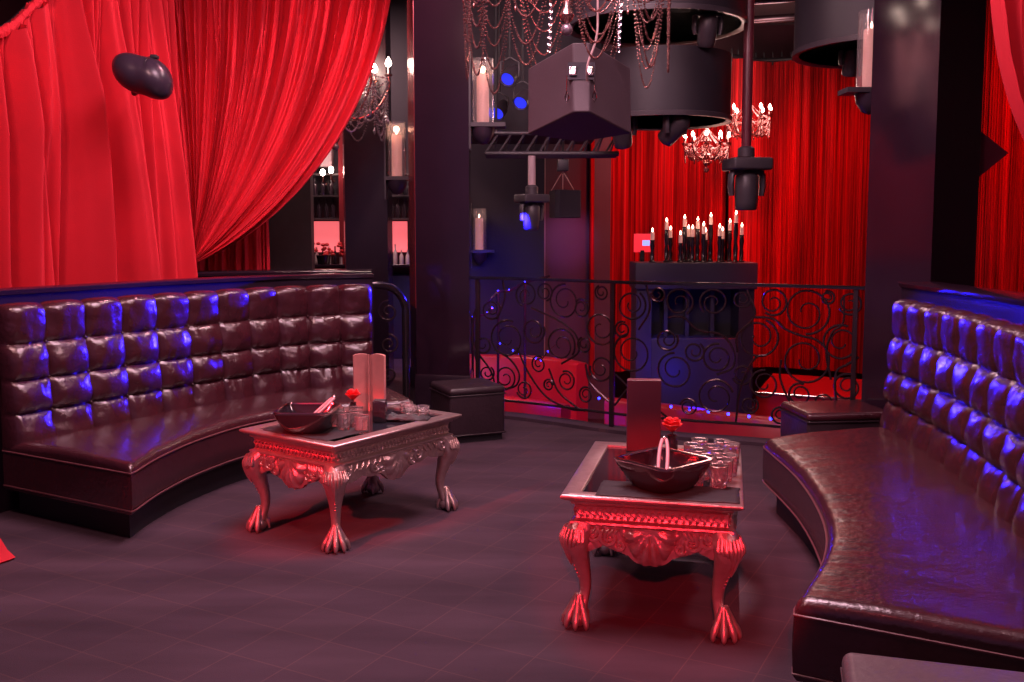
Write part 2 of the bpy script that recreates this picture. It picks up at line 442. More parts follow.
lf = [(-1.88, 4.60), (-1.87, 4.97), (-1.79, 5.41), (-1.60, 5.86), (-1.22, 6.22), (-.66, 6.40)]
lb = [(-2.78, 5.10), (-2.52, 5.54), (-2.14, 6.18), (-1.72, 6.76), (-1.42, 6.98), (-1.06, 7.14)]
sofaL, LF, LB = banquette(lf, lb, 11, -1, 'long curved oxblood leather banquette with buttoned back, in front of the tall red drapes', 3)
rf = [(1.40, 5.20), (1.385, 4.48), (1.29, 3.83), (1.14, 3.36), (.88, 2.87)]
rb = [(2.30, 5.55), (2.25, 4.72), (2.14, 3.95), (1.98, 3.25), (1.72, 2.40)]
sofaR, RF, RB = banquette(rf, rb, 13, -1, 'curved oxblood leather banquette along the right edge, beside the glossy black pillar', 11)
# stub walls behind the banquettes
half_wall('wall_left', [(-3.35, 4.15), (-3.02, 4.80), (-2.62, 5.52), (-2.24, 6.20), (-1.78, 6.84), (-1.45, 7.07), (-1.06, 7.24)], 1.235, .14, 'trim_2', sgn=1)
half_wall('wall_right', [(2.40, 5.85), (2.37, 4.72), (2.26, 3.92), (2.10, 3.22), (1.84, 2.36), (1.6, 1.8)], 1.245, .2, 'trim_3', sgn=1)
half_wall('wall_left', [(-2.9, 7.6), (-2.2, 7.9), (-1.6, 8.05), (-1.2, 8.1)], 1.22, .45, 'trim_4', sgn=1)

# ------------------------------------------------------------------ ottomans
def ottoman(loc, rz, w, d, label, topm='leather_dark', bodym='leather_dark', h=.41):
    r = thing('ottoman', label, 'ottoman', loc, rz)
    MB().box(-w / 2 + .02, -d / 2 + .02, 0, w / 2 - .02, d / 2 - .02, .05).build('plinth', 'matt_black', r)
    MB().box(-w / 2, -d / 2, .045, w / 2, d / 2, h - .045, b=.022).build('body', bodym, r)
    b = MB().box(-w / 2 - .004, -d / 2 - .004, h - .06, w / 2 + .004, d / 2 + .004, h, b=.028)
    b.v = [(x, y, z + (.014 * cos(x / w * pi) * cos(y / d * pi) if z > h - .02 else 0)) for x, y, z in b.v]
    b.build('cushion', topm, r)
    for z in (h - .058, .06):
        MB().tube([(-w / 2 - .003, -d / 2 - .003, z), (w / 2 + .003, -d / 2 - .003, z), (w / 2 + .003, d / 2 + .003, z), (-w / 2 - .003, d / 2 + .003, z)], .005, 6, closed=True).build('piping', bodym, r)
    return r
ottoman((-.34, 7.12, 0), radians(24), .44, .44, 'square dark leather ottoman on the carpet at the foot of the centre pillar')
ottoman((2.12, 6.16, 0), radians(6), .56, .46, 'dark leather ottoman with red-lit top at the far end of the right banquette', 'leather')
ottoman((1.13, 2.17, 0), radians(-16), .62, .50, 'grey leather ottoman cut off by the bottom edge, in front of the right banquette', 'leather_grey', 'leather_grey', .42)

# ------------------------------------------------------------------ carved tables
def rect_sweep(prof, hx, hy):
    """profile (inset, z) swept round a rectangle"""
    return [[(sx * (hx - i), sy * (hy - i), z) for i, z in prof] for sx, sy in ((-1, -1), (1, -1), (1, 1), (-1, 1), (-1, -1))]
def spiral(c, r0, r1, a0, turns, n=26):
    return [(c[0] + (r0 + (r1 - r0) * k / n) * cos(a0 + turns * 2 * pi * k / n), c[1] + (r0 + (r1 - r0) * k / n) * sin(a0 + turns * 2 * pi * k / n)) for k in range(n + 1)]
def carved_table(label, loc, rz):
    r = thing('carved_table', label, 'table', loc, rz)
    hx, hy = .345, .49
    # moulded rim with flat margin
    b = MB(); rr = rect_sweep([(.075, .522), (.073, .538), (.066, .541), (.012, .541), (.003, .538), (0, .532), (.002, .526), (.018, .516), (.030, .512), (.075, .510)], hx, hy)
    b.loft([list(x) for x in rr], True)
    top = b.build('table_top', 'silver', r)
    MB().box(-hx + .07, -hy + .07, .512, hx - .07, hy - .07, .531).build('inlay', 'inlay', r)
    # frieze
    b = MB(); b.loft(rect_sweep([(.034, .514), (.038, .500), (.050, .494), (.054, .482), (.056, .442), (.050, .434), (.036, .430), (.034, .422), (.044, .415), (.075, .415), (.075, .514)], hx, hy), True)
    b.build('frieze', 'silver', r)
    o = MB()   # running ornament
    for (L, fx) in ((hx - .07, 0), (hy - .07, 1)):
        nn = int(L * 2 / .026)
        for s in (-1, 1):
            for k in range(nn + 1):
                t = -L + 2 * L * k / nn; dd = (hx if fx else hy) - .050
                c = (s * dd, t) if fx else (t, s * dd)
                # small S-curl
                pts = []
                for q in range(7):
                    a = q / 6; oo = .010 * sin(2 * pi * a); zz = .445 + .034 * a
                    pts.append((c[0] + (0 if fx else oo), c[1] + (oo if fx else 0), zz))
                o.tube(pts, [.004, .0065, .0065, .005, .0065, .0065, .004], 5)
    o.build('frieze_ornament', 'silver', r)
    # apron panels
    def relief(u, v, L):
        """u along side (-L..L), v 0 at top .. 1 at bottom"""
        x = u; z = -v
        sh = 0
        du = u / .10; rad = sqrt(du * du + (v * 1.0) ** 2)
        if rad < 1.05:
            an = atan2(du, v + 1e-4); sh = (.022 * (1 - rad ** 4 if rad < 1 else 0) + .017 * abs(sin(an * 6.5)) * min(1, rad * 1.5))
        lf = .009 * abs(sin(u * 95 + v * 5 * (1 if u > 0 else -1))) * (1 if abs(u) > .10 else 0)
        return .004 + max(sh, 0) + lf
    def lower(u, L):
        a = abs(u); base = .062
        e = .078 + .070 * math.exp(-(a / .095) ** 4) + .020 * abs(sin((a - .08) / (L - .08) * pi * 2.0)) * (a > .09) + .03 * max(0, (a - L + .06) / .06)
        return e
    for side in range(4):
        L = (hx if side % 2 == 0 else hy) - .07; D = (hy if side % 2 == 0 else hx) - .055
        rows = []; NU = 84; NV = 18
        for i in range(NU + 1):
            u = -L + 2 * L * i / NU; e = lower(u, L); col = []
            for j in range(NV + 1):
                v = j / NV; h = relief(u, v, L) * (1 - .35 * v ** 8); col.append((u, -(D + h), .418 - e * v))
            col.append((u, -(D - .018), .418 - e)); col.append((u, -(D - .018), .418))
            rows.append(col)
        b = MB().loft(rows, True, True, True)
        for s in (-1, 1):
            for cx, cz, r0, a0, tn in ((.16, .372, .034, .5, -1.6), (L - .055, .382, .030, 2.4, 1.5), (.115, .345, .018, -.6, -1.2)):
                if cx > L - .02: continue
                sp = spiral((cx, cz), r0, .006, a0, tn)
                b.tube([(s * x, -(D + .013), z) for x, z in sp], [.010 - .005 * k / 26 for k in range(27)], 6)
            for k in range(6):   # leaves
                x0 = .12 + (L - .17) * k / 6
                b.tube([(s * x0, -(D + .008), .412), (s * (x0 + .012), -(D + .016), .395), (s * (x0 + .03), -(D + .012), .372)], [.003, .008, .003], 6)
        b.xf(Matrix.Rotation(side * pi / 2, 4, 'Z'))
        b.build('apron', 'silver', r)
    # cabriole legs
    for sx in (-1, 1):
        for sy in (-1, 1):
            dg = Vector((sx, sy, 0)).normalized(); c0 = Vector((sx * (hx - .075), sy * (hy - .075), 0))
            prof = [(.425, -.005, .052), (.40, .012, .056), (.37, .026, .060), (.335, .030, .058), (.30, .020, .049), (.26, .004, .039), (.21, -.012, .030), (.16, -.020, .025), (.12, -.016, .023), (.09, -.006, .025), (.06, .004, .030)]
            pts = catmull([(c0.x + dg.x * d, c0.y + dg.y * d, z, ) for z, d, q in prof], 4)
            rad = [q.x for q in catmull([(q, 0, 0) for z, d, q in prof], 4)]
            lg = MB(); rings = []
            for p, q in zip(pts, rad):
                ring = []
                for k in range(20):
                    a = 2 * pi * k / 20; sq = 1 / max(abs(cos(a)), abs(sin(a))) ** .35
                    w = q * sq * .92 * (1 + (.05 * sin(a * 6 + p.z * 60) if p.z > .28 else 0))
                    ring.append((p.x + w * cos(a), p.y + w * sin(a), p.z))
                rings.append(ring)
            lg.loft(rings, True, True, True)
            # acanthus on the knee
            ph = atan2(sy, sx)
            for k in range(-5, 6):
                a = ph + k * .27; rr = .046
                P = [(c0.x + dg.x * .02 + cos(a) * (rr + .006), c0.y + dg.y * .02 + sin(a) * (rr + .006), .405),
                     (c0.x + dg.x * .026 + cos(a) * (rr + .016), c0.y + dg.y * .026 + sin(a) * (rr + .016), .36),
                     (c0.x + dg.x * .02 + cos(a - .08 * k) * (rr + .004), c0.y + dg.y * .02 + sin(a - .08 * k) * (rr + .004), .30 + .012 * abs(k)),
                     (c0.x + dg.x * .010 + cos(a - .2 * k) * (rr - .008), c0.y + dg.y * .010 + sin(a - .2 * k) * (rr - .008), .255 + .02 * abs(k))]
                lg.tube(catmull(P, 5), [.003 + .0052 * sin(pi * q / 15) for q in range(16)], 6)
            for z in [.20 + .016 * q for q in range(8)]:
                q = .014 + (z - .2) * .5
                lg.ball((c0.x + dg.x * q * .9, c0.y + dg.y * q * .9, z), .006, 6)
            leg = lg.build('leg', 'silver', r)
            # claw and ball foot
            f = MB(); fc = c0 + dg * .012
            f.ball((fc.x, fc.y, .036), .038, 16, sz=.94)
            for k in range(-2, 3):
                a = ph + k * .72
                dx, dy = cos(a), sin(a)
                P = [(fc.x + dx * .008, fc.y + dy * .008, .125), (fc.x + dx * .026, fc.y + dy * .026, .088), (fc.x + dx * .046, fc.y + dy * .046, .052), (fc.x + dx * .060, fc.y + dy * .060, .024), (fc.x + dx * .060, fc.y + dy * .060, .004)]
                f.tube(catmull(P, 4), [.012, .012, .012, .0125, .013, .013, .013, .013, .0145, .0145, .014, .012, .011, .010, .009, .006, .003], 8)
            a = ph + pi
            f.tube([(fc.x + cos(a) * .012, fc.y + sin(a) * .012, .10), (fc.x + cos(a) * .04, fc.y + sin(a) * .04, .05), (fc.x + cos(a) * .048, fc.y + sin(a) * .048, .01)], [.010, .011, .005], 8)
            f.build('claw_foot', 'silver', leg)
    return r
tL_rz = atan2(-.575, .818); tR_rz = atan2(-.222, .975)
TL = Vector((-.843, 5.026, 0)); TR = Vector((.629, 3.986, 0))
carved_table('silver carved claw-foot table in front of the left banquette', TL, tL_rz)
carved_table('red-lit silver carved claw-foot table before the right banquette', TR, tR_rz)
def onL(u, v, z=.532): c, s = cos(tL_rz), sin(tL_rz); return (TL.x + u * c - v * s, TL.y + u * s + v * c, z)
def onR(u, v, z=.532): c, s = cos(tR_rz), sin(tR_rz); return (TR.x + u * c - v * s, TR.y + u * s + v * c, z)

# ------------------------------------------------------------------ things on the tables
def ice_bowl(loc, rz, label):
    r = thing('ice_bowl', label, 'bowl', loc, rz)
    def ring(hw, z, p):   # superellipse, p big = squarer
        o = []
        for k in range(48):
            a = 2 * pi * k / 48; c, s = cos(a), sin(a)
            q = (abs(c) ** p + abs(s) ** p) ** (-1 / p)
            lift = .0 * (abs(sin(2 * a)) ** 2) * (z / .13)
            o.append((hw * q * c, hw * q * s, z + lift))
        return o
    out = [(.058, 0, 2), (.090, .005, 2.1), (.120, .032, 2.4), (.137, .068, 3.2), (.144, .10, 6), (.146, .128, 9)]
    inn = [(.138, .128, 9), (.134, .098, 5), (.126, .065, 3), (.105, .034, 2.4), (.06, .016, 2)]
    MB().loft([ring(*q) for q in out + inn], True, True, True).build('body', 'bowl', r)
    MB().loft([ring(*q) for q in ((.1455, .120, 9), (.148, .126, 9), (.147, .1315, 9), (.136, .1315, 9), (.134, .124, 9))], True).build('rim', 'bowl_rim', r)
    return r
ice_bowl(onL(.0, -.335), 0, 'dark square ice bowl on the left carved table')
ice_bowl(onR(.035, -.30), radians(40), 'dark square ice bowl turned cornerwise on the right carved table')
def tongs(a, b_, label):
    a, b_ = Vector(a), Vector(b_); t = thing('bar_tongs', label, 'tongs', a)
    d = (b_ - a); sd = d.cross(Vector((0, 0, 1))).normalized()
    for s, m in ((-1, 'arm'), (1, 'arm')):
        pts = [Vector((0, 0, 0)) + sd * s * .012, d * .3 + sd * s * .017, d * .7 + sd * s * .016, d * .95 + sd * s * .009, d * 1.0]
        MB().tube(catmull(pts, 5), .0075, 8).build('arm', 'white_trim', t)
    MB().ball(d, .012, 10).build('hinge', 'bowl_rim', t)
    return t
x, y, z = onL(0, -.335)
tongs((x - .0, y - .03, z + .06), (x + .125, y + .05, z + .175), 'pale bar tongs leaning in the ice bowl on the left table')
x, y, z = onR(.035, -.30)
tongs((x - .02, y - .10, z + .06), (x + .02, y + .10, z + .185), 'pale bar tongs leaning in the ice bowl on the right table')
# menus
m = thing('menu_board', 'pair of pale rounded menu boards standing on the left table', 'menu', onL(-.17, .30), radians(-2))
for dx, ry in ((-.052, .35), (.045, -.30)):
    b = MB(); w = .044; n = []
    for k in range(13): a = pi * k / 12; n.append((w * cos(a) * (1 if abs(cos(a)) < .9 else 1), .315 + .012 * sin(a)))
    out = [(w, 0)] + n + [(-w, 0)]
    N = len(out)
    b.add([(x, -.012, z) for x, z in out] + [(x, .012, z) for x, z in out], [tuple(range(N)), tuple(range(N, 2 * N))[::-1]] + [(i, (i + 1) % N, N + (i + 1) % N, N + i) for i in range(N)], True)
    b.xf(Matrix.Translation((dx, 0, 0)) @ Matrix.Rotation(ry, 4, 'Z')); b.build('board', 'menu', m)
MB().tube([(-.004, -.022, 0), (-.004, -.022, .325)], .006, 8).build('spine', 'menu', m)
m = thing('menu_board', 'tall burgundy menu box standing on the right table', 'menu', onR(-.10, .37), radians(-4))
MB().box(-.078, -.022, 0, .078, .022, .335, b=.004).build('cover', 'menu_red', m)
MB().box(-.072, -.019, .334, .072, .019, .337).build('pages', 'menu_red', m)
# candle cups and folded napkins
c = thing('candle_cup', 'small square black cup before the pale menu boards', 'cup', onL(.09, .10))
MB().box(-.036, -.036, 0, .036, .036, .115, b=.006).build('body', 'bowl', c)
MB().box(-.030, -.030, .114, .030, .030, .117).build('candle', 'matt_black', c)
def vase_rose(loc, label, sc=1):
    t = thing('rose_vase', label, 'vase', loc)
    MB().lathe([(0, 0), (.022, 0), (.026, .012), (.024, .04), (.017, .055), (.020, .066), (.016, .066), (.012, .05), (0, .05)], seg=14).build('vase', 'bowl', t)
    st = MB().tube([(0, 0, .05), (.003, 0, .085)], .003, 5); st.build('stem', 'matt_black', t)
    f = MB()
    for ring, (nn, rad, tilt, ht) in enumerate(((3, .010, .1, .056), (4, .020, .25, .055), (5, .029, .5, .050), (6, .037, .8, .040))):
        for k in range(nn):
            a = 2 * pi * k / nn + ring * .6; g = []
            for i in range(6):
                v = i / 5; rr = .006 + (rad) * sin(v * pi / 2) ; zz = .085 + ht * v * cos(tilt * v * .9) + .006 * sin(v * pi)
                g.append([(rr * cos(a + (j - 3) / 3 * (.9 - .25 * v)), rr * sin(a + (j - 3) / 3 * (.9 - .25 * v)), zz - .006 * ((j - 3) / 3) ** 2) for j in range(7)])
            f.grid(g)
    f.build('rose', 'rose', t, solid=.0015)
    t.scale = (sc, sc, sc); return t
vase_rose(onL(-.18, .17), 'red rose in a small dark vase on the left table', 1.0)
vase_rose(onR(.03, .40), 'red rose in a small dark vase beside the burgundy menu box', 1.12)
def napkin(c, rz, w, d, label, seed, lump=.008):
    rows = []
    for i in range(31):
        rows.append([((i / 30 - .5) * w + .01 * nz(j * .2, seed), (j / 24 - .5) * d + .01 * nz(i * .2, seed + 2), .003 + lump * (.6 + nz(i * .16, j * .2, seed)) * min(1, min(i, 30 - i, j, 24 - j) / 3)) for j in range(25)])
    b = MB().grid(rows); o = b.build('napkin', 'cloth', solid=.002); o.location = c; o.rotation_euler = (0, 0, rz)
    return tag(o, label, 'napkin')
napkin(onL(.02, -.30, .5412), tL_rz, .46, .30, 'black cloth under the ice bowl on the left table', 2, .004)
napkin(onL(.20, .20, .5412), tL_rz + .5, .24, .10, 'rumpled black napkin by the rim of the left table', 4, .022)
napkin(onR(.06, -.36, .5412), tR_rz, .54, .22, 'black cloth under the ice bowl on the right table', 7, .004)
# tumblers
def tumbler():
    r = thing('glass_tumbler', 'x', 'glass')
    MB().lathe([(0, 0), (.030, 0), (.033, .004), (.037, .088), (.0352, .088), (.031, .014), (0, .012)], seg=20).build('bowl', 'glass', r)
    MB().lathe([(.0368, .085), (.0380, .088), (.0368, .0905), (.0350, .088), (.0368, .085)], seg=20).build('rim', 'glass', r)
    return r
proto = tumbler()
LG = [(.12, -.14, 'clear tumbler nearest the ice bowl on the left table'), (.205, -.10, 'front tumbler of the cluster on the left table, by the rim'), (.03, -.10, 'clear tumbler behind the ice bowl tongs on the left table'),
      (.10, -.03, 'clear tumbler in the middle of the cluster on the left table'), (-.05, -.02, 'clear tumbler at the back of the left table cluster'), (.02, .05, 'clear tumbler between the rose vase and the black cup'),
      (-.13, .04, 'clear tumbler at the far edge of the left table cluster')]
RG = [(.15, -.11), (.24, -.12), (.17, -.02), (.26, -.03), (.19, .07), (.28, .06), (.15, .16), (.24, .15), (.12, .25), (.21, .24), (.29, .25), (.15, .34), (.25, .33)]
RL = ['%s tumbler in the %s row of the right table cluster' % (c, w) for w in ('front', 'second', 'third', 'fourth') for c in ('left', 'right')] + ['%s tumbler in the fifth row of the right table cluster' % c for c in ('left', 'middle', 'right')] + ['%s tumbler in the rearmost row of the right table cluster' % c for c in ('left', 'right')]
first = True
for u, v, lb in LG:
    o = proto if first else dup(proto); first = False
    u, v = u + .01, v - .07; o.location = onL(u, v, .545 if v < -.12 and u < .2 else .5415 if abs(u) > .275 else .532); o['label'] = lb; o['group'] = 'tumblers on the left table'
for i, (u, v) in enumerate(RG):
    v = v * 1.15 - .12; u = u + .01; o = dup(proto); o.location = onR(u, v, .546 if v < -.14 else .532 if u < .27 else .5415); o['group'] = 'tumblers on the right table'
    o['label'] = RL[i]
for i, (u, v, z) in enumerate(((.10, .33, .532), (.10, .33, .56), (.17, .36, .532), (.17, .36, .56), (.04, .37, .532), (.04, .37, .56))):
    o = thing('glass_ashtray', '%s low cut-glass dish of the %s pair at the far end of the left table' % (('lower', 'upper')[i % 2], ('middle', 'right', 'left')[i // 2]), 'dish', onL(u, v, z), group='glass dishes on the left table')
    q = MB()
    rr = []
    for r_, zz in ((.0001, 0), (.030, 0), (.034, .004), (.038, .026), (.034, .027), (.028, .008), (.0001, .007)):
        rr.append([(r_ * (1 + .05 * cos(8 * a)) * cos(a), r_ * (1 + .05 * cos(8 * a)) * sin(a), zz) for a in [2 * pi * k / 32 for k in range(32)]])
    q.loft(rr).build('dish', 'glass', o)

# ------------------------------------------------------------------ balustrade
def rp(s, z, off=0): p = RAIL.at(s); q = RAIL.nrm(s); return (p.x + q.x * off, p.y + q.y * off, z)
bal = thing('balustrade', 'black wrought-iron scrollwork balustrade between the two pillars', 'railing', (0, 0, 0))
bal.location = (*RAIL.at(1.336), 0); BO = Vector(bal.location)
def bb(pts): return [tuple(Vector(p) - BO) for p in pts]
b = MB(); rg = []
for k in range(61):
    s = RAIL.len * k / 60
    rg.append(bb([rp(s, 1.165 + dz, dn) for dn, dz in ((-.026, -.012), (-.026, .004), (-.014, .012), (.014, .012), (.026, .004), (.026, -.012))]))
b.loft(rg, True, True, True).build('handrail', 'steel', bal)
for zz in (.135,):
    MB().tube(bb([rp(RAIL.len * k / 60, zz) for k in range(61)]), .011, 6).build('bottom_rail', 'iron', bal)
for s in (.076, 1.336, 3.12):
    p = RAIL.at(s) - Vector((BO.x, BO.y)); an = atan2(*(RAIL.at(s + .02) - RAIL.at(s - .02)).yx)
    MB().box(p.x - .017, p.y - .017, .03, p.x + .017, p.y + .017, 1.155, rot=an, b=.003).build('post', 'iron', bal)
SP = [(.888, 1.0, .132, 1.5, 1), (1.236, .796, .125, 0, -1), (1.236, 1.081, .055, 2, 1), (.345, .666, .147, 1.2, 1), (.864, .64, .129, -.6, 1), (.644, .469, .063, 1, 1),
      (.911, .357, .075, 2, -1), (.743, .303, .045, 0, 1), (.324, .327, .09, 4, 1), (1.236, .481, .097, 3, 1), (.20, .90, .08, 1, -1), (.52, 1.03, .095, 4.4, -1), (1.10, .26, .06, 1, 1),
      (1.498, .993, .11, 1.0, -1), (1.498, .627, .145, 1.8, 1), (1.872, 1.024, .10, -1, 1), (1.843, .514, .129, 1.6, 1), (1.785, .739, .079, .5, -1), (2.156, .330, .125, .3, 1), (2.12, 1.03, .096, 4, -1),
      (2.156, .624, .10, 1.4, 1), (1.66, .30, .09, 1, 1), (1.95, .24, .06, 3, -1),
      (2.79, .979, .156, -1.6, 1), (2.551, 1.042, .094, -2.2, 1), (2.79, .639, .163, 1.57, -1), (3.03, .781, .119, 1.2, 1), (2.454, .783, .138, 1.2, -1), (2.50, .445, .10, 1.5, 1), (3.08, .47, .088, 1, 1),
      (2.755, .39, .075, 1.2, 1), (3.08, 1.05, .075, 3.6, 1), (.60, .74, .10, .4, -1), (.12, .60, .07, 2, 1), (.50, .24, .07, 3.5, 1), (.70, 1.06, .07, 5, 1), (1.05, .95, .07, 2.4, -1), (.16, .36, .06, 1, -1), (1.08, .66, .06, 2, 1), (1.42, .80, .06, 1.2, 1), (1.70, 1.08, .055, 3, 1), (2.33, 1.06, .06, 1, -1), (2.34, .50, .07, 3.5, 1), (1.99, .66, .07, 1, -1), (2.62, .22, .06, 1, 1), (2.93, 1.09, .045, 2, -1), (2.93, .34, .065, 0, -1), (2.40, .28, .06, 1, -1)]
for cx, cz, r0, a0, dr in SP:
    tn = 1.75 * dr
    P = [(cx + (r0 * (1 - .74 * max(0, k / 44 - .32) / .68)) * cos(a0 + tn * 2 * pi * k / 44), cz + (r0 * (1 - .74 * max(0, k / 44 - .32) / .68)) * sin(a0 + tn * 2 * pi * k / 44)) for k in range(45)]
    MB().tube(bb([rp(min(max(s, .01), 3.16), z) for s, z in P]), [.0085 - .003 * k / 44 for k in range(45)], 6).build('scroll', 'iron', bal)
LN = [[(.571, .93), (.718, .88), (.888, .812), (1.003, .725), (1.026, .595), (.864, .487)], [(.431, .591), (.547, .383), (.718, .204), (.934, .13), (1.095, .13)], [(.743, .439), (.84, .254), (1.026, .14)],
      [(1.095, .506), (1.141, .36), (1.311, .228)], [(.226, .561), (.365, .489), (.453, .376), (.431, .276), (.324, .228)], [(.078, .95), (.03, .80), (.03, .60), (.07, .432)],
      [(1.785, .909), (1.9, .913), (2.014, .824), (2.185, .792), (2.272, .684), (2.272, .554), (2.156, .493)], [(2.362, 1.128), (2.423, .947), (2.302, .796), (2.302, .667)], [(1.611, 1.149), (1.64, .96), (1.554, .804)],
      [(2.392, .928), (2.551, .924), (2.651, .847), (2.79, .80)], [(2.968, .509), (2.932, .702), (2.968, .845), (3.039, .919), (3.039, 1.112)], [(3.15, .682), (3.074, .623), (3.003, .565), (3.003, .40), (3.05, .14)],
      [(2.302, .14), (2.33, .40), (2.423, .617), (2.518, .66)], [(2.617, .628), (2.617, .482), (2.70, .30), (2.80, .14)], [(.30, 1.15), (.32, 1.0), (.25, .82)], [(1.36, .45), (1.55, .30), (1.80, .14)], [(1.36, .20), (1.5, .36), (1.72, .40)], [(.08, .52), (.2, .36), (.25, .14)]]
for l in LN:
    MB().tube(bb([rp(p.x, p.y) for p in catmull([(s, z, 0) for s, z in l], 8)]), .0085, 6).build('scroll', 'iron', bal)

# curved grab rail at the end of the left banquette
g = thing('grab_rail', 'bent black tubular rail at the right end of the left banquette', 'railing', (-.86, 7.55, 0))
MB().tube(catmull([(-.42, -.18, 1.13), (-.22, -.10, 1.135), (-.08, -.03, 1.10), (0, 0, .98), (.01, 0, .80), (.01, 0, .02)], 10), .030, 14).build('tube', 'steel', g)
MB().lathe([(.03, 0), (.055, 0), (.055, .012), (.03, .02)], (.01, 0, 0), 16).build('base_flange', 'steel', g)
for cz, r0, dr in ((.92, .09, 1), (.66, .08, -1), (.42, .07, 1)):
    MB().tube([(-.12 + x, -.045, z) for x, z in spiral((0, cz), r0, .02, 1.57, 1.5 * dr)], .008, 6).build('scroll', 'iron', g)

# ------------------------------------------------------------------ pillars
def pillar(corners, label, faces='gloss', z0=0, edge=None, plinth=True):
    cx = sum(p[0] for p in corners) / 4; cy = sum(p[1] for p in corners) / 4
    r = thing('pillar', label, 'pillar', (cx, cy, 0)); L = [(x - cx, y - cy) for x, y in corners]
    b = MB(); b.add([(x, y, z0) for x, y in L] + [(x, y, 4.5) for x, y in L], [(3, 2, 1, 0), (4, 5, 6, 7)] + [(i, (i + 1) % 4, 4 + (i + 1) % 4, 4 + i) for i in range(4)], True)
    b.build('shaft', faces, r)
    if plinth:
        b = MB(); s = 1.07; b.add([(x * s, y * s, z0) for x, y in L] + [(x * s, y * s, z0 + .30) for x, y in L] + [(x * 1.02, y * 1.02, z0 + .33) for x, y in L], [(3, 2, 1, 0)] + [(i + k, (i + 1) % 4 + k, 4 + (i + 1) % 4 + k, 4 + i + k) for i in range(4) for k in (0, 4)] + [(8, 9, 10, 11)], True)
        b.build('plinth', 'black', r)
    if edge:
        x, y = L[edge[0]]; x2, y2 = L[edge[1]]
        dx, dy = (x2 - x), (y2 - y); nl = sqrt(dx * dx + dy * dy); nx, ny = dy / nl, -dx / nl
        b = MB(); b.add([(x + nx * .004, y + ny * .004, .9), (x2 + nx * .004, y2 + ny * .004, .9), (x2 + nx * .004, y2 + ny * .004, 4.48), (x + nx * .004, y + ny * .004, 4.48), (x, y, .9), (x2, y2, .9), (x2, y2, 4.48), (x, y, 4.48)],
                        [(0, 1, 2, 3), (4, 7, 6, 5), (0, 4, 5, 1), (1, 5, 6, 2), (2, 6, 7, 3), (3, 7, 4, 0)], True)
        b.build('red_lit_side', 'red_gloss', r)  # glossy side face of the pillar, its red light painted on
    return r
# centre pillar: two faces seen
pillar([(-.82, 8.10), (-.36, 8.00), (-.365, 8.44), (-.92, 8.56)], 'glossy dark pillar left of centre, at the left end of the balustrade', edge=(3, 0), plinth=True)
pillar([(-1.66, 9.5), (-1.24, 9.5), (-1.24, 9.9), (-1.74, 9.9)], 'dark pillar behind the left banquette, farther back than the centre one', 'black', edge=(3, 0), plinth=False)
pillar([(2.68, 6.08), (3.13, 6.42), (2.86, 6.80), (2.40, 6.45)], 'massive glossy black pillar at the right end of the balustrade')
w = thing('wedge_speaker', 'small dark wedge-shaped fixture on the right pillar', 'lamp', (3.15, 6.46, 2.08))  # modelled as a small wedge speaker, gives no light
MB().add([(0, 0, .14), (0, .10, .14), (.20, .02, 0), (0, 0, -.16), (0, .10, -.16), (.20, .08, 0)], [(0, 2, 3), (1, 4, 5), (0, 1, 5, 2), (3, 2, 5, 4), (0, 3, 4, 1)], True).build('body', 'menu_red', w)

# ------------------------------------------------------------------ drapes
def zfun(P, Z):
    import bisect
    def f(s):
        i = min(len(P.D) - 2, max(0, bisect.bisect_right(P.L, s) - 1)); q = min(1, max(0, (s - P.L[i]) / max(1e-6, P.L[i + 1] - P.L[i])))
        return Z.D[i].y * (1 - q) + Z.D[i + 1].y * q
    return f
def drape(name, top, rows, label, cat='curtain', m='velvet', amp=.07, seed=0, z0=.9, freq=4.2, n=900, header=True, cone=None):
    """top: list of (x, y, ztop) plan points"""
    P = Path([(x, y) for x, y, z in top]); Z = Path([(i, z) for i, (x, y, z) in enumerate(top)]); zf = zfun(P, Z)
    g = []; NR = rows
    for j in range(NR + 1):
        v = j / NR; row = []
        for i in range(n + 1):
            s = P.len * i / n; p = P.at(s); q = P.nrm(s); zt = zf(s)
            z = zt + (z0 - zt) * v
            lean = .12 * (v - .3) * nz(s * .9, seed + 7)
            a = s + lean
            f = nz(a * freq, .35 * v, seed) * 1.0 + .6 * nz(a * freq * 2.6, .5 * v, seed + 3) + .30 * nz(a * freq * 6, .3, seed + 6) * (1.3 - .7 * v)
            f = 1 - 2.2 * abs(f) ** .8
            d = amp * f * (.45 + .55 * min(1, v * 3))
            if v < .03: d += .02 * nz(s * 30, seed)
            row.append((p.x + q.x * d, p.y + q.y * d, z))
        g.append(row)
    return MB().grid(g), P, Z
b, P1, Z1 = drape('drape', [(-3.55, 5.05, 2.55), (-3.22, 5.95, 2.72), (-3.08, 6.4, 3.06), (-2.93, 6.8, 3.45), (-2.80, 7.25, 3.85), (-2.66, 7.70, 4.1)], 40, '', seed=4, n=900, z0=.95, freq=4.6, amp=.26)
c = thing('curtain', 'long straight red velvet drape with gathered header behind the left banquette', 'curtain', (0, 0, 0))
b.build('panel', 'velvet', c)
h = MB(); g = []; zf1 = zfun(P1, Z1)
for j in range(7):
    row = []
    for i in range(701):
        s = P1.len * i / 700; p = P1.at(s); q = P1.nrm(s) ; zt = zf1(s)
        a = 2 * pi * j / 6; ru = .012 * nz(s * 42, j * .6) + .010 * nz(s * 90, j)
        rr = .030 + ru
        row.append((p.x + q.x * (rr * cos(a) + .02), p.y + q.y * (rr * cos(a) + .02), zt + .015 + rr * 1.3 * sin(a)))
    g.append(row)
h.grid(g).build('gathered_header', 'velvet', c)
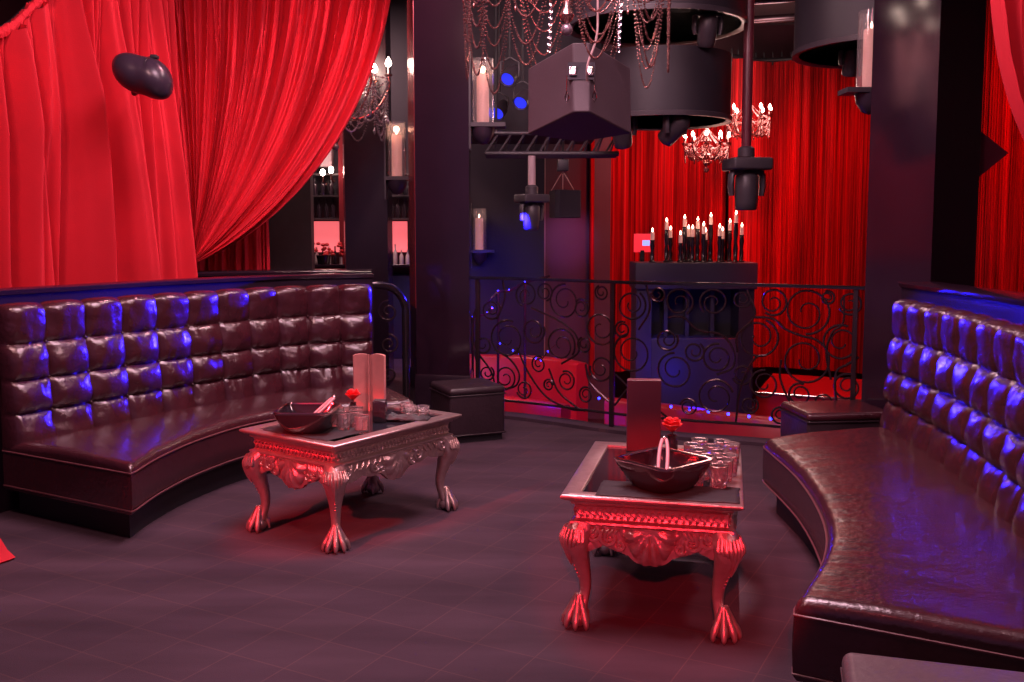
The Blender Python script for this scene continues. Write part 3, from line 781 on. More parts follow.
MB().tube([(P1.at(P1.len * k / 30).x - .05, P1.at(P1.len * k / 30).y + .03, zf1(P1.len * k / 30) + .03) for k in range(31)], .02, 8).build('rod', 'matt_black', c)

def swag(P0s, T, dirx, spread, label, seed, bulge, N=420, R=80, amp=.15, tie_side=1):
    """strands fall from the top line and gather at the tie T; u=0 is the tie side, u=1 the free edge"""
    g = []
    for j in range(R + 1):
        v = j / R; row = []
        for i in range(N + 1):
            u = i / N; top = Vector(P0s[0]).lerp(Vector(P0s[1]), u)
            tie = Vector(T) + Vector((0, 0, -.03 - .06 * u)) + Vector(spread) * (u - .5)
            b1 = top + Vector(bulge[0]) * u ** 1.1; b1.z = top.z + (tie.z - top.z) * .40
            b2 = Vector((tie.x, tie.y, 0)) + Vector(bulge[1]) * u ** 1.2; b2.z = tie.z + (top.z - tie.z) * (.40 - .26 * u)
            p = top * (1 - v) ** 3 + b1 * 3 * v * (1 - v) ** 2 + b2 * 3 * v * v * (1 - v) + tie * v ** 3
            f = nz(u * 13, .8 * v, seed) * 1.1 + .55 * nz(u * 31, .6 * v, seed + 2) + .12 * nz(u * 70, .4 * v, seed + 4)
            f = 1 - 2.2 * abs(f) ** .8
            w = amp * (1 - .72 * v ** 2)
            row.append((p.x + w * f * .35, p.y - w * f, p.z))
        g.append(row)
    return MB().grid(g)
c = thing('curtain', 'red velvet drape swept to the left and tied low, beside the chandelier', 'curtain', (0, 0, 0))
swag([(-2.98, 8.15, 3.95), (-1.06, 8.6, 3.95)], (-2.62, 7.80, 1.38), 1, (.05, -.12, 0), '', 5, [(-.02, 0, 0), (.92, .35, 0)]).build('panel', 'velvet', c)
MB().tube([(-2.70 + .10 * cos(a), 7.80 + .12 * sin(a), 1.33 + .02 * sin(a)) for a in [2 * pi * k / 20 for k in range(20)]], .022, 8, closed=True).build('tieback', 'velvet', c)
b, _, _ = drape('x', [(-3.2, 8.9, 1.75), (-2.85, 8.95, 1.75), (-2.30, 9.0, 1.75)], 14, '', seed=9, n=160, z0=.0, freq=6)
c = thing('curtain', 'short dark red curtain showing under the tied drape', 'curtain'); b.build('panel', 'velvet', c)
c = thing('curtain', 'red drape swept towards the right edge in front of the glossy pillar', 'curtain', (0, 0, 0))
swag([(3.9, 5.0, 3.6), (2.38, 4.95, 3.6)], (3.35, 5.1, 1.55), -1, (.05, -.05, 0), '', 15, [(.0, 0, 0), (-.84, .0, 0)], amp=.08).build('panel', 'velvet', c)

def string_curtain(pts, z0, z1, label, seed, per=.022):
    P = Path(pts, 24); b = MB(); n = int(P.len / per)
    g0, g1 = [], []
    for i in range(n * 2 + 1):
        s = P.len * i / (2 * n); p = P.at(s); q = P.nrm(s)
        d = .014 * (1 if i % 2 else -1) * (1 + .8 * nz(s * 9, seed)) + .10 * nz(s * 3.1, seed + 2) + .07 * nz(s * 9, seed + 4)
        x = (p.x + q.x * d, p.y + q.y * d)
        e = .10 * nz(s * .7, seed) * (1 if z0 < .5 else 0)
        g0.append([(x[0], x[1], z1), (x[0], x[1], (z0 + z1) / 2), (x[0] + .06 * nz(s * 2, seed + 9), x[1] + .05 * nz(s * 2.4, seed + 8), z0)])
    o = b.grid(g0).build('strands', 'strings', None, smooth=False)
    r = thing('string_curtain', label, 'curtain', (*P.at(P.len / 2), z0)); o.parent = r; o.matrix_parent_inverse = Matrix.Translation(-Vector(r.location))
    t = MB().tube([(P.at(P.len * k / 60).x, P.at(P.len * k / 60).y, z1 + .02) for k in range(61)], .028, 8).build('track', 'matt_black', r); t.matrix_parent_inverse = Matrix.Translation(-Vector(r.location))
    hk = MB()
    for k in range(int(P.len / .12)): p = P.at(k * .12); hk.box(p.x - .008, p.y - .008, z1 - .05, p.x + .008, p.y + .008, z1 + .12)
    t = hk.build('hooks', 'matt_black', r); t.matrix_parent_inverse = Matrix.Translation(-Vector(r.location))
    return r
string_curtain([(1.02, 12.5), (1.5, 12.9), (2.4, 13.3), (2.95, 13.2)], -.35, 3.45, 'long red string curtain on the rear wall, behind the candle console', 3)
string_curtain([(2.95, 13.0), (3.5, 13.3), (4.4, 12.9), (5.1, 12.1), (5.5, 11.2)], -.35, 3.88, 'taller curved red string curtain right of the red-lit pole, up to the black pillar', 8)
string_curtain([(3.9, 9.6), (4.5, 9.4), (5.3, 8.9), (6.0, 8.2)], .2, 3.95, 'red string curtain seen between the glossy pillar and the right edge', 12)

# ------------------------------------------------------------------ rear walls, bar
b = MB().box(.43, 12.6, -1, 1.30, 12.8, 4.5); struct(b.build('wall_back', 'grey_wall'))
struct(MB().box(.40, 12.55, -1, .44, 12.66, 2.75).build('trim_5', 'white_trim'))
struct(MB().box(-.75, 11.8, -1, .40, 12.0, 4.5).build('wall_back', 'darkwall'))
struct(MB().box(-3.1, 10.45, 0, -2.20, 10.6, 3.9).build('wall_left', 'grey'))
struct(MB().box(-5, 12.0, 0, -.75, 12.15, 4.5).build('wall_back', 'darkwall'))
bar = thing('back_bar', 'back bar with pink lit niches and bottle shelves, behind the dark pillar', 'bar', (-1.8, 11.7, 0))
MB().box(-1.0, -.15, 0, 1.05, .28, 1.02, b=.01).build('cabinet', 'matt_black', bar)
MB().box(-1.05, -.25, 1.12, 1.08, .25, 1.16, b=.01).build('counter_top', 'gloss', bar)
for x0 in (-.68, .02, .28, .54):
    MB().box(x0, .12, 1.30, x0 + (.55 if x0 < 0 else .22), .15, 1.68).build('lit_panel', 'pinklight', bar)
for z in (1.70, 1.98, 2.24):
    MB().box(-.72, -.02, z, .90, .15, z + .02).build('shelf', 'grey', bar)
MB().box(-.60, .0, 2.34, -.40, .15, 2.62, b=.01).build('sign_panel', 'pinklight' if False else 'white_trim', bar)
MB().box(-.30, -.1, 1.16, -.16, .18, 4.0).build('upright', 'red_gloss', bar)
def bottle(m):
    return MB().lathe([(0, 0), (.030, 0), (.032, .01), (.032, .13), (.026, .155), (.011, .19), (.011, .235), (.013, .237), (.013, .25), (0, .25)], seg=12)
ORD = ['first', 'second', 'third', 'fourth', 'fifth', 'sixth', 'seventh', 'eighth', 'ninth', 'tenth', 'eleventh']
random.seed(3)
for z, m, hs, xs in ((1.72, 'bottle', .95, [-.66, -.57, -.48, -.40, .32, .40, .48, .56]), (2.0, 'bottle', .9, [-.62, -.52, -.42, .34, .44, .55])):
    for x in xs:
        o = bottle(m).build('bottle', m); o.location = (-1.8 + x, 11.75, z); o.scale = (1, 1, hs)
        tag(o, 'dark bottle on the %s back-bar shelf, %s from the left' % ('lower' if z < 1.8 else 'upper', ORD[xs.index(x)]), 'bottle', 'dark bottles on the back bar')
for kk, x in enumerate([-.66 + .075 * k for k in range(6)] + [.30 + .075 * k for k in range(5)]):
    o = bottle('bottle_w').build('bottle', 'bottle_w' if int(x * 100) % 3 else 'bottle'); o.location = (-1.8 + x, 11.62, 1.16); o.scale = (.8, .8, .55 + .5 * random.random())
    tag(o, 'small bottle before the pink lit niche of the back bar, %s from the left' % ORD[kk], 'bottle', 'small bottles in the lit niche')
MB()
for x, z, lb in ((-2.27, 2.26, 'left one of two lit candle bulbs over the back bar'), (-2.17, 2.29, 'right one of two lit candle bulbs over the back bar'), (-1.36, 2.26, 'single lit candle bulb over the bar between the two dark pillars')):
    t = thing('wall_sconce', lb, 'wall lamp', (x, 11.5, z))
    MB().ball((0, 0, 0), .032, 10, sz=1.3).build('bulb', 'bulb', t)
    MB().tube([(0, 0, -.04), (0, 0, -.10), (0, .12, -.14), (0, .32, -.10)], .012, 6).build('arm', 'bead', t)
fl = thing('flower_bunch', 'bunch of red flowers on the bar counter', 'flowers', (-2.28, 11.52, 1.21)); b = MB()
for k in range(26):
    b.ball((random.uniform(-.22, .22), random.uniform(-.08, .08), .06 + random.uniform(0, .14)), random.uniform(.02, .035), 6, sz=.7)
b.build('blooms', 'rose', fl); MB().lathe([(0, -.05), (.07, -.05), (.09, .06), (0, .06)]).build('pot', 'bowl', fl)

# ------------------------------------------------------------------ candles in glass cylinders on wall brackets
def hurricane(loc, label, shelf_label, rz=0, s=1.0, side=1):
    t = thing('bracket_shelf', shelf_label, 'shelf', (loc[0], loc[1], loc[2] - .02))
    MB().box(-.19 * s, -.10 * s, -.015, .10 * s, .10 * s, .0185).build('board', 'fixture', t) if side < 0 else MB().box(-.10 * s, -.10 * s, -.015, .19 * s, .10 * s, .0185).build('board', 'fixture', t)
    MB().lathe([(.001, -.16), (.05, -.14), (.09, -.08), (.10, -.016), (.0, -.016)], seg=20, sx=s, sy=s).build('bracket', 'egg', t)
    if side > 0: MB().box(-.115 * s, -.08, -.20, -.10 * s, .08, .62 * s).build('back_plate', 'fixture', t)
    h = thing('candle_cylinder', label, 'candle', loc)
    R = .092 * s; H = .53 * s
    MB().lathe([(R - .004, .0), (R, .0), (R, H), (R - .004, H), (R - .004, 0)], seg=28).build('glass', 'glass', h)
    c = MB().lathe([(0, .003), (.052 * s, .003), (.052 * s, .40 * s), (.045 * s, .41 * s), (0, .395 * s)], seg=20).build('candle', 'wax', h)
    MB().lathe([(0, 0), (.007, .012), (.008, .022), (.004, .040), (0, .052)], (0, 0, .41 * s), 10).build('flame', 'flame', c)
hurricane((-.245, 8.10, 2.46), 'tall lit candle in a glass cylinder on the right side of the centre pillar', 'small bracket shelf on the right side of the centre pillar')
hurricane((-1.13, 9.42, 2.09), 'lit candle in a glass cylinder between the two dark pillars', 'rounded bracket shelf between the two dark pillars')
hurricane((2.51, 6.78, 2.55), 'lit candle in a glass cylinder at the left edge of the glossy right pillar', 'slanted bracket shelf on the glossy right pillar', side=-1)
hurricane((-.40, 11.66, 1.33), 'distant candle cylinder low behind the right side of the centre pillar', 'low distant bracket shelf right of the centre pillar', s=.95)
for x, y, z in ((-.245, 8.1, 2.90), (-1.13, 9.42, 2.55)): point('candle_glow', (x, y - .02, z), 4, (1, .55, .35), .03)

# ------------------------------------------------------------------ chandeliers
def chandelier(name_label, loc, R, H, arms, bead_m='bead', bead=.009, top_h=.5, swags=2, drops=True, bulb=.022, stem_to=None, seed=0, a0=0, drop_m='crystal', drop_s=1):
    t = thing('chandelier', name_label, 'chandelier', loc)
    MB().lathe([(0, -H), (.03, -H + .02), (.045, -H + .05), (.02, -H + .10), (.03, -H * .6), (.07, -H * .45), (.03, -H * .3), (.025, 0), (.06, .05), (.03, .10), (.012, .16), (.012, top_h)], seg=14).build('stem', bead_m, t)
    tips = []
    for k in range(arms):
        a = a0 + 2 * pi * k / arms; c, s = cos(a), sin(a)
        P = [(.03 * c, .03 * s, -H * .4), (.35 * R * c, .35 * R * s, -H * .62), (.75 * R * c, .75 * R * s, -H * .5), (R * c, R * s, -H * .18), (R * c, R * s, 0)]
        ar = MB().tube(catmull(P, 6), .010, 7).build('arm', bead_m, t)
        MB().lathe([(0, 0), (.012, 0), (.035, .012), (.038, .022), (.014, .016), (.012, .09), (0, .09)], (R * c, R * s, 0), 12).build('candle_cup', bead_m, ar)
        MB().lathe([(0, 0), (bulb * .7, .01), (bulb, bulb), (bulb * .75, bulb * 2), (0, bulb * 3.2)], (R * c, R * s, .09), 10).build('bulb', 'bulb', ar)
        tips.append(Vector((R * c, R * s, -.01)))
    def chain(p, q, sag, r=bead):
        L = (q - p).length + sag * 1.2; n = max(12, int(L / (r * 2.5))); b = MB()
        for i in range(n + 1):
            f = i / n; x = p.lerp(q, f); x = Vector((x.x, x.y, x.z - sag * 4 * f * (1 - f)))
            b.octa(x, r * (1 + .35 * (i % 4 == 0)))
        b.build('bead_chain', 'crystal' if seed % 2 else bead_m, t)
    rnd = random.Random(seed)
    for k in range(arms):
        p, q = tips[k], tips[(k + 1) % arms]
        for w in range(swags): chain(p, q, H * (.30 + .20 * w) + rnd.uniform(-.03, .03))
        chain(Vector((0, 0, .05)), p, H * .25)
        chain(Vector((0, 0, top_h * .6)), p, H * .12)
        chain(p * .45 + Vector((0, 0, -H * .5)), p, H * .35)
        if drops:
            for dd in (0, 1):
                m_ = p.lerp(q, .5 * dd) * (.98 - .3 * dd); z1 = -H * (.45 + .25 * rnd.random()); chain(Vector((m_.x, m_.y, -H * .1)), Vector((m_.x, m_.y, z1)), 0)
                MB().lathe([(0, -.07 * drop_s), (.014 * drop_s, -.045 * drop_s), (.018 * drop_s, -.03 * drop_s), (.006 * drop_s, 0)], (m_.x, m_.y, z1), 8).build('crystal_drop', drop_m, t)
    MB().ball((0, 0, -H - .03), .035, 12).build('finial', 'crystal', t)
    if stem_to: MB().tube([(0, 0, top_h), (0, 0, stem_to)], .012, 8).build('hanging_rod', 'matt_black', t)
    return t
chandelier('large copper-beaded chandelier hanging over the front, cut off by the top edge', (.31, 5.5, 3.30), .60, .58, 10, seed=2, bead=.0062, stem_to=1.1, swags=7, a0=.2, drop_m='bead', drop_s=.5)
chandelier('crystal chandelier with lit bulbs half hidden by the tied red drape', (-1.65, 8.98, 2.99), .50, .62, 8, seed=3, bead=.010, stem_to=1.5, swags=4, a0=.09, bulb=.030)
chandelier('small lit chandelier before the rear string curtain, above the candles', (2.33, 11.5, 2.58), .27, .26, 10, seed=4, bead=.008, stem_to=1.8, swags=2, bulb=.020, drop_s=.6, drop_m='bead', a0=.1, top_h=.35)
chandelier('small lit chandelier behind the red-lit pole', (2.92, 11.9, 2.95), .27, .34, 10, seed=6, bead=.008, stem_to=1.5, swags=2, bulb=.020, drop_s=.6, drop_m='bead', top_h=.35)
point('chandelier_glow', (-1.5, 8.7, 3.2), 30, (1, .7, .62), .2)
point('chandelier_glow', (2.33, 11.5, 2.85), 24, (1, .6, .55), .2)
point('chandelier_glow', (2.92, 11.9, 3.2), 24, (1, .6, .55), .2)
point('candle_glow', (2.0, 9.8, 1.9), 6, (1, .5, .4), .15)

# ------------------------------------------------------------------ loudspeakers
def prism(P, z): return P
sp = thing('hanging_loudspeaker', 'large dark loudspeaker cabinet hung on chains at top centre', 'loudspeaker', (.415, 5.9, 2.39))
# trapezoid cabinet
def cab(r, w, d, h, rot, m1='spk', m2='spk_dark', nar=.075):
    pl = [(-w / 2, -d * .22), (0, -d / 2), (w / 2, -d * .22), (w * nar, d / 2), (-w * nar, d / 2)]; K5 = 5
    b = MB(); b.add([(x, y, -h / 2) for x, y in pl] + [(x, y, h / 2) for x, y in pl], [(4, 3, 2, 1, 0), (5, 6, 7, 8, 9)] + [(i, (i + 1) % 5, 5 + (i + 1) % 5, 5 + i) for i in range(5)], True)
    b.xf(rot); o = b.build('cabinet', m1, r)
    bv = o.modifiers.new('bevel', 'BEVEL'); bv.width = .008; bv.segments = 2
    return pl
# orient: rear panel (narrow) faces the viewer; grille points down and away
rotm = Matrix.Rotation(radians(-2), 4, 'Z') @ Matrix.Rotation(radians(-17), 4, 'X') @ Matrix.Rotation(radians(180), 4, 'Z')
cab(sp, .64, .46, .44, rotm)
for sx in (-1, 1):
    b = MB(); b.add([(sx * .30, -.115, z) for z in (-.2, .2)] + [(sx * .02, -.232, z) for z in (.2, -.2)] + [(sx * .30, -.125, z) for z in (-.2, .2)] + [(sx * .02, -.242, z) for z in (.2, -.2)], [(0, 1, 2, 3), (7, 6, 5, 4), (0, 4, 5, 1), (1, 5, 6, 2), (2, 6, 7, 3), (3, 7, 4, 0)], True); b.xf(rotm); b.build('grille', 'spk_dark', sp)
b = MB()
b.box(-.08, .228, -.02, .08, .236, .09); b.xf(rotm); b.build('connector_plate', 'spk_dark', sp)
for x in (-.05, .05):
    b = MB().box(x - .022, .232, -.0, x + .022, .250, .06, b=.004); b.xf(rotm); b.build('connector', 'chrome', sp)
for x, y, z in ((-.17, .05, -.14), (.17, -.05, -.14)):
    pass
for x, tx in ((-.21, -.19), (.21, .23)):
    b = MB(); p0 = Vector((tx, -.02, .26)); p1 = Vector((tx + .02, .02, .70))
    for k in range(22):
        c_ = p0.lerp(p1, k / 22); ax = (0, 1) if k % 2 else (1, 0)
        b.tube([(c_.x + ax[0] * .011 * cos(a), c_.y + ax[1] * .011 * cos(a), c_.z + .016 * sin(a)) for a in [2 * pi * q / 8 for q in range(8)]], .0032, 5, closed=True)
    b.build('chain', 'chrome', sp)
    MB().tube([(tx + .02, .02, .70), (tx + .02, .02, 2.1)], .006, 6).build('cable', 'cable', sp)
for x in (-.075, .085):
    b = MB().tube([(x, .24, .0), (x, .25, -.10), (x - .012, .25, -.14), (x, .25, -.17), (x + .012, .25, -.14), (x, .25, -.10)], .0035, 5); b.xf(rotm); b.build('safety_hook', 'chrome', sp)
MB().tube(catmull([(.02, -.30, .03), (.02, -.34, .12), (.08, -.22, .30), (.10, -.05, .55), (.10, 0, 1.2), (.10, 0, 2.1)], 8), .007, 6).build('cable', 'cable', sp)
# small one
s2 = thing('hanging_loudspeaker', 'small black loudspeaker hung before the pale rear wall', 'loudspeaker', (.53, 10.0, 1.84))
cab(s2, .36, .30, .29, Matrix.Rotation(radians(155), 4, 'Z'), 'spk_dark')
for x in (-.12, 0, .12): MB().tube([(x, 0, .14), (.0, 0, .34)], .005, 5).build('cable', 'cable', s2)
MB().box(-.06, -.06, .34, .06, .06, .46, b=.01).build('clamp', 'fixture', s2); MB().tube([(0, 0, .46), (0, 0, 2.66)], .014, 8).build('drop_rod', 'matt_black', s2)
# rounded wall speaker
e = thing('wall_loudspeaker', 'rounded black egg-shaped loudspeaker in front of the left drape', 'loudspeaker', (-2.36, 6.18, 2.545))
rings = []
for i in range(25):
    t = i / 24; x = -.185 + .37 * t; rr = .128 * (1 - abs(2 * t - 1) ** 3.4) ** .5 * (.92 + .16 * t - .04 * math.exp(-((t - .52) / .12) ** 2))
    rings.append([(x, (rr + 1e-4) * 1.05 * cos(a), (rr + 1e-4) * sin(a) - .10 * (t - .5) - (.012 if .60 < t < .66 and sin(a) > .3 else 0)) for a in [2 * pi * k / 28 for k in range(28)]])
MB().loft(rings, True, True, True).build('shell', 'egg', e)
b = MB().tube([(.055, .125 * cos(a), .122 * sin(a) - .006) for a in [2 * pi * k / 24 for k in range(24)]], .0035, 6, closed=True); b.build('seam', 'matt_black', e)
MB().box(.06, -.03, .105, .10, .03, .128, b=.005).build('clamp', 'matt_black', e)
MB().tube([(-.02, .10, .0), (-.12, .35, -.02), (-.30, .62, -.02)], .022, 8).build('mounting_arm', 'matt_black', e)

# ------------------------------------------------------------------ moving-head lamps, drums, truss
def moving_head(loc, rz, tilt, label, s=1.0, group=None, m='fixture'):
    t = thing('moving_head_lamp', label, 'stage lamp', loc, rz, group)
    b = MB().box(-.17 * s, -.15 * s, -.10 * s, .17 * s, .15 * s, 0, b=.02 * s); b.build('base', m, t)
    y = MB()
    for sx in (-1, 1):
        y.tube([(sx * .10 * s, 0, -.10 * s), (sx * .135 * s, 0, -.14 * s), (sx * .14 * s, 0, -.24 * s), (sx * .13 * s, 0, -.31 * s)], [.035 * s, .04 * s, .038 * s, .030 * s], 8, sx=.7)
    y.box(-.13 * s, -.05 * s, -.135 * s, .13 * s, .05 * s, -.09 * s); y.build('yoke', m, t)
    R = Matrix.Translation((0, 0, -.25 * s)) @ Matrix.Rotation(tilt, 4, 'X')
    h = MB().lathe([(0, .16 * s), (.06 * s, .15 * s), (.095 * s, .10 * s), (.10 * s, -.02 * s), (.092 * s, -.12 * s), (.088 * s, -.17 * s), (.075 * s, -.18 * s), (.075 * s, -.16 * s), (0, -.155 * s)], seg=20); h.xf(R); hd = h.build('head', m, t)
    l = MB().lathe([(0, -.150 * s), (.05 * s, -.152 * s), (.072 * s, -.160 * s)], seg=20); l.xf(R); l.build('lens', 'gloss', hd)
    return t
def pole(loc, z0, z1, r, m, label, cat='pole'):
    t = thing('hanging_pole', label, cat, (loc[0], loc[1], z0)); MB().tube([(0, 0, 0), (0, 0, z1 - z0)], r, 12).build('tube', m, t)
    MB().lathe([(r, 0), (r * 1.7, 0), (r * 1.7, .07), (r, .09)], seg=14).build('clamp', 'fixture', t)
pole((.185, 9.0), 1.90, 2.26, .036, 'white_trim', 'short pale pole under the dark truss, left of the small loudspeaker')
moving_head((.185, 9.0, 1.902), .5, .12, 'moving-head lamp hanging from the short pale pole', .78)
M['litpole'] = mat('red_lit_pole', (.13, .02, .035), .35)  # red light falling on the pole is put into its colour
pole((1.95, 8.0), 2.17, 4.5, .042, 'litpole', 'long red-lit pole hanging down before the red string curtain')
moving_head((1.96, 8.0, 2.16), .15, .02, 'moving-head lamp at the foot of the long red-lit pole', 1.0)
def drum(c, r, z0, z1, label):
    t = thing('ceiling_drum', label, 'ceiling drum', (c[0], c[1], z0))
    MB().lathe([(r, 0), (r, z1 - z0), (r - .03, z1 - z0), (r - .03, .0), (r, 0)], seg=56).build('shell', 'drum', t)
    MB().lathe([(r - .04, 0), (r - .02, -.012), (r + .012, -.012), (r + .014, .025), (r, .03)], seg=56).build('rim', 'fixture', t)
    MB().lathe([(0, .28), (r - .03, .28), (r - .03, .32), (0, .32)], seg=56).build('soffit', 'matt_black', t)
drum((1.28, 8.35), .60, 2.50, 3.04, 'wide black ceiling drum behind the large hanging loudspeaker')
MB()
drum((1.22, 8.2), .74, 3.27, 4.5, 'upper black ceiling drum with a rimmed opening, left of the red-lit pole')
drum((2.98, 7.75), .70, 2.98, 4.5, 'black ceiling drum at top right, next to the glossy pillar')
moving_head((1.56, 7.75, 3.36), 0.1, .35, 'moving-head lamp under the upper drum, left of the red-lit pole', .78)
moving_head((2.70, 7.7, 3.07), .1, .35, 'moving-head lamp under the right-hand ceiling drum', .66)
moving_head((1.35, 7.95, 2.62), .7, .9, 'tilted moving-head lamp under the wide black drum', .85)
moving_head((.92, 8.1, 2.62), -.4, .5, 'moving-head lamp beside the large hanging loudspeaker', .85)
MB()
for x, y, z, lb in ((-.02, 8.9, 2.98, 'upper one of the blue-lit spot cans right of the centre pillar'), (.10, 9.0, 2.78, 'lower one of the blue-lit spot cans right of the centre pillar'), (-.12, 9.3, 2.72, 'blue-lit spot can nearest the candle shelf')):
    t = thing('spot_can', lb, 'stage lamp', (x, y, z))
    R = Matrix.Rotation(radians(-52), 4, 'X') @ Matrix.Rotation(radians(20), 4, 'Y')
    b = MB().lathe([(0, .13), (.05, .12), (.07, .06), (.075, -.08), (.068, -.08), (.062, -.06), (0, -.06)], seg=18); b.xf(R); b.build('can', 'fixture', t)
    b = MB().lathe([(0, -.062), (.060, -.062), (.060, -.058), (0, -.058)], seg=18); b.xf(R); b.build('lens', 'blue_lens', t)
    MB().tube([(-.08, 0, 0), (-.085, 0, .12), (0, 0, .17), (.085, 0, .12), (.08, 0, 0)], .008, 6).build('bracket', 'fixture', t)
    MB().tube([(0, 0, .17), (0, 0, 4.5 - z)], .012, 6).build('drop_rod', 'matt_black', t)
tr = thing('ceiling_truss', 'dark lighting truss above the short pale pole', 'truss', (.35, 9.12, 2.28))
b = MB()
for y, z in ((-.12, 0), (.12, 0), (0, .2)): b.tube([(-.6, y, z), (.65, y, z)], .024, 8)
b.build('chords', 'fixture', tr); b = MB()
for k in range(10): x = -.6 + k * .125; b.tube([(x, -.12, 0), (x + .06, .12, 0), (x + .12, 0, .2), (x, -.12, 0)], .011, 6)
b.build('bracing', 'fixture', tr)
for x in (-.5, .5): MB().tube([(x, 0, .2), (x, 0, 2.22)], .012, 6).build('drop_rod', 'matt_black', tr)
# beams and ducts under the ceiling
struct(MB().box(-.75, 9.8, 2.55, .9, 11.0, 4.5).build('ceiling', 'darkwall'))
struct(MB().box(-1.2, 6.9, 3.62, 6.8, 7.1, 4.5).build('ceiling', 'darkwall')) if False else None
for k, (y, z) in enumerate(((12.2, 4.15), (12.6, 4.2), (11.6, 4.22))):
    o = MB().tube([(2.0, y, z), (6.6, y - 1.4, z)], .035, 8).build('ceiling_pipe', 'iron'); tag(o, ['thin ceiling pipe nearest the taller string curtain', 'thin ceiling pipe just below the roof over the string curtain', 'thin ceiling pipe farthest forward over the string curtain'][k], 'pipe')

# ------------------------------------------------------------------ console with candles
co = thing('console', 'tall dark console with open front, carrying a row of candles', 'console', (1.93, 10.15, -.95))
zb = .95
MB().box(-.64, -.22, 1.90, .64, .30, 2.18, b=.01).build('top_box', 'console', co)
MB().box(-.62, -.18, 0, -.46, .28, 1.90).build('side_panel', 'console', co); MB().box(.46, -.18, 0, .62, .28, 1.90).build('side_panel', 'matt_black', co)
MB().box(-.46, .20, 1.0, .46, .26, 1.90).build('back_panel', 'matt_black', co)
MB().box(-.46, -.18, 0, .46, .26, 1.38, b=.01).build('front_panel', 'console', co)
for x in (-.28, -.05, .22): MB().box(x - .02, .0, 1.38, x + .02, .10, 1.90).build('rack_post', 'fixture', co)
random.seed(5)
cand = [(652, 232, 1), (666, 222, 1), (670, 230, 0), (680, 235, 0), (684, 219, 1), (688, 229, 0), (692, 229, 0), (697, 221, 1), (697, 229, 0), (703, 226, 1), (705, 232, 0), (710, 217, 1), (719, 228, 0), (722, 231, 0), (729, 223, 1), (735, 215, 1), (741, 227, 1)]
NAMES = ['leftmost', 'second from the left', 'third from the left', 'fourth from the left', 'fifth from the left', 'sixth from the left', 'seventh from the left', 'eighth from the left', 'ninth from the left, shorter', 'eighth from the right', 'seventh from the right', 'sixth from the right', 'fifth from the right', 'fourth from the right', 'third from the right', 'second from the right', 'rightmost']
for k, (px, py, back) in enumerate(cand):
    yy = 10.0 + .28 * (k % 3) / 2; x = (px - 512) / 950 * yy * 1.0; top = 1.55 - (py - 232) / 950 * yy
    base = 1.23; h = top - base; ch = .085
    t = thing('console_candle', 'lit candle, ' + NAMES[k] + ' in the row on the console', 'candle', (x, yy, base), group='candles on the console')
    hh = h - ch
    MB().lathe([(0, 0), (.032, 0), (.034, .01), (.020, .025), (.024, hh * .35), (.016, hh * .5), (.026, hh * .75), (.020, hh - .012), (.028, hh - .004), (.028, hh), (0, hh)], seg=12).build('holder', 'bowl', t)
    MB().lathe([(0, hh), (.020, hh), (.020, h), (0, h)], seg=12).build('candle', 'wax', t)
    MB().lathe([(0, h), (.008, h + .010), (.010, h + .02), (0, h + .045)], seg=8).build('flame', 'flame', t)
t = thing('red_monitor', 'small red-lit screen left of the console candles', 'screen', (1.42, 10.38, 1.23))
M['red_screen'] = mat('red_screen', (.4, .01, .02), .3, emit=(1, .03, .05), estr=.9); M['blue_screen'] = mat('blue_screen', (.2, .2, .6), .3, emit=(.35, .4, 1), estr=1.2)
MB().box(-.09, 0, .10, .09, .02, .30).build('panel', 'red_screen', t); MB().box(.0, -.012, .17, .08, -.002, .23).build('display', 'blue_screen', t); MB().box(-.02, -.02, 0, .02, .05, .12).build('stand', 'matt_black', t)

# ------------------------------------------------------------------ lower level: red booths, tables, LED steps
def booth(pts, label, zs, depth=.5, h=.42, th=.16, sgn=1):
    P = Path(pts); m = P.at(P.len / 2); r = thing('booth_seat', label, 'seat', (m.x, m.y, -.95))
    def lf(prof, nm, mt):
        R_ = []
        for k in range(33):
            s = P.len * k / 32; p = P.at(s); q = P.nrm(s) * sgn
            R_.append([(p.x + q.x * w - m.x, p.y + q.y * w - m.y, z) for w, z in prof])
        MB().loft(R_, True, True, True).build(nm, mt, r)
    lf([(0, 0), (0, zs - .03), (.03, zs), (th - .03, zs), (th, zs - .03), (th, 0)], 'backrest', 'redseat')
    lf([(th, .08), (th, h), (th + depth - .04, h), (th + depth, h - .04), (th + depth, .08)], 'seat', 'redseat')
    lf([(th, 0), (th, .08), (th + depth - .06, .08), (th + depth - .06, 0)], 'plinth', 'matt_black')
booth([(-.6, 11.3), (.1, 11.2), (.6, 10.9), (.85, 10.5)], 'curved red booth on the lower floor, seen through the left balustrade panel', 1.05, sgn=-1)
booth([(.9, 9.15), (1.45, 8.75), (2.0, 8.3), (2.5, 8.0)], 'low red booth edged with blue lights, behind the right table', .88, sgn=1, depth=.4)
booth([(-.45, 9.25), (.0, 9.0), (.45, 8.65)], 'red seat at the foot of the left balustrade panel', .90, sgn=1, depth=.35)
def low_table(loc, label):
    t = thing('cocktail_table', label, 'table', loc)
    MB().lathe([(0, .44), (.30, .44), (.31, .45), (.31, .465), (0, .47)], seg=28).build('table_top', 'gloss', t); MB().lathe([(0, 0), (.18, 0), (.18, .02), (.03, .04), (.03, .44), (0, .44)], seg=20).build('pedestal', 'steel', t)
low_table((.50, 9.75, -.95), 'round dark cocktail table on the lower floor, left of the console')
low_table((3.1, 9.6, -.95), 'round dark cocktail table on the lower floor, before the bright red booth')
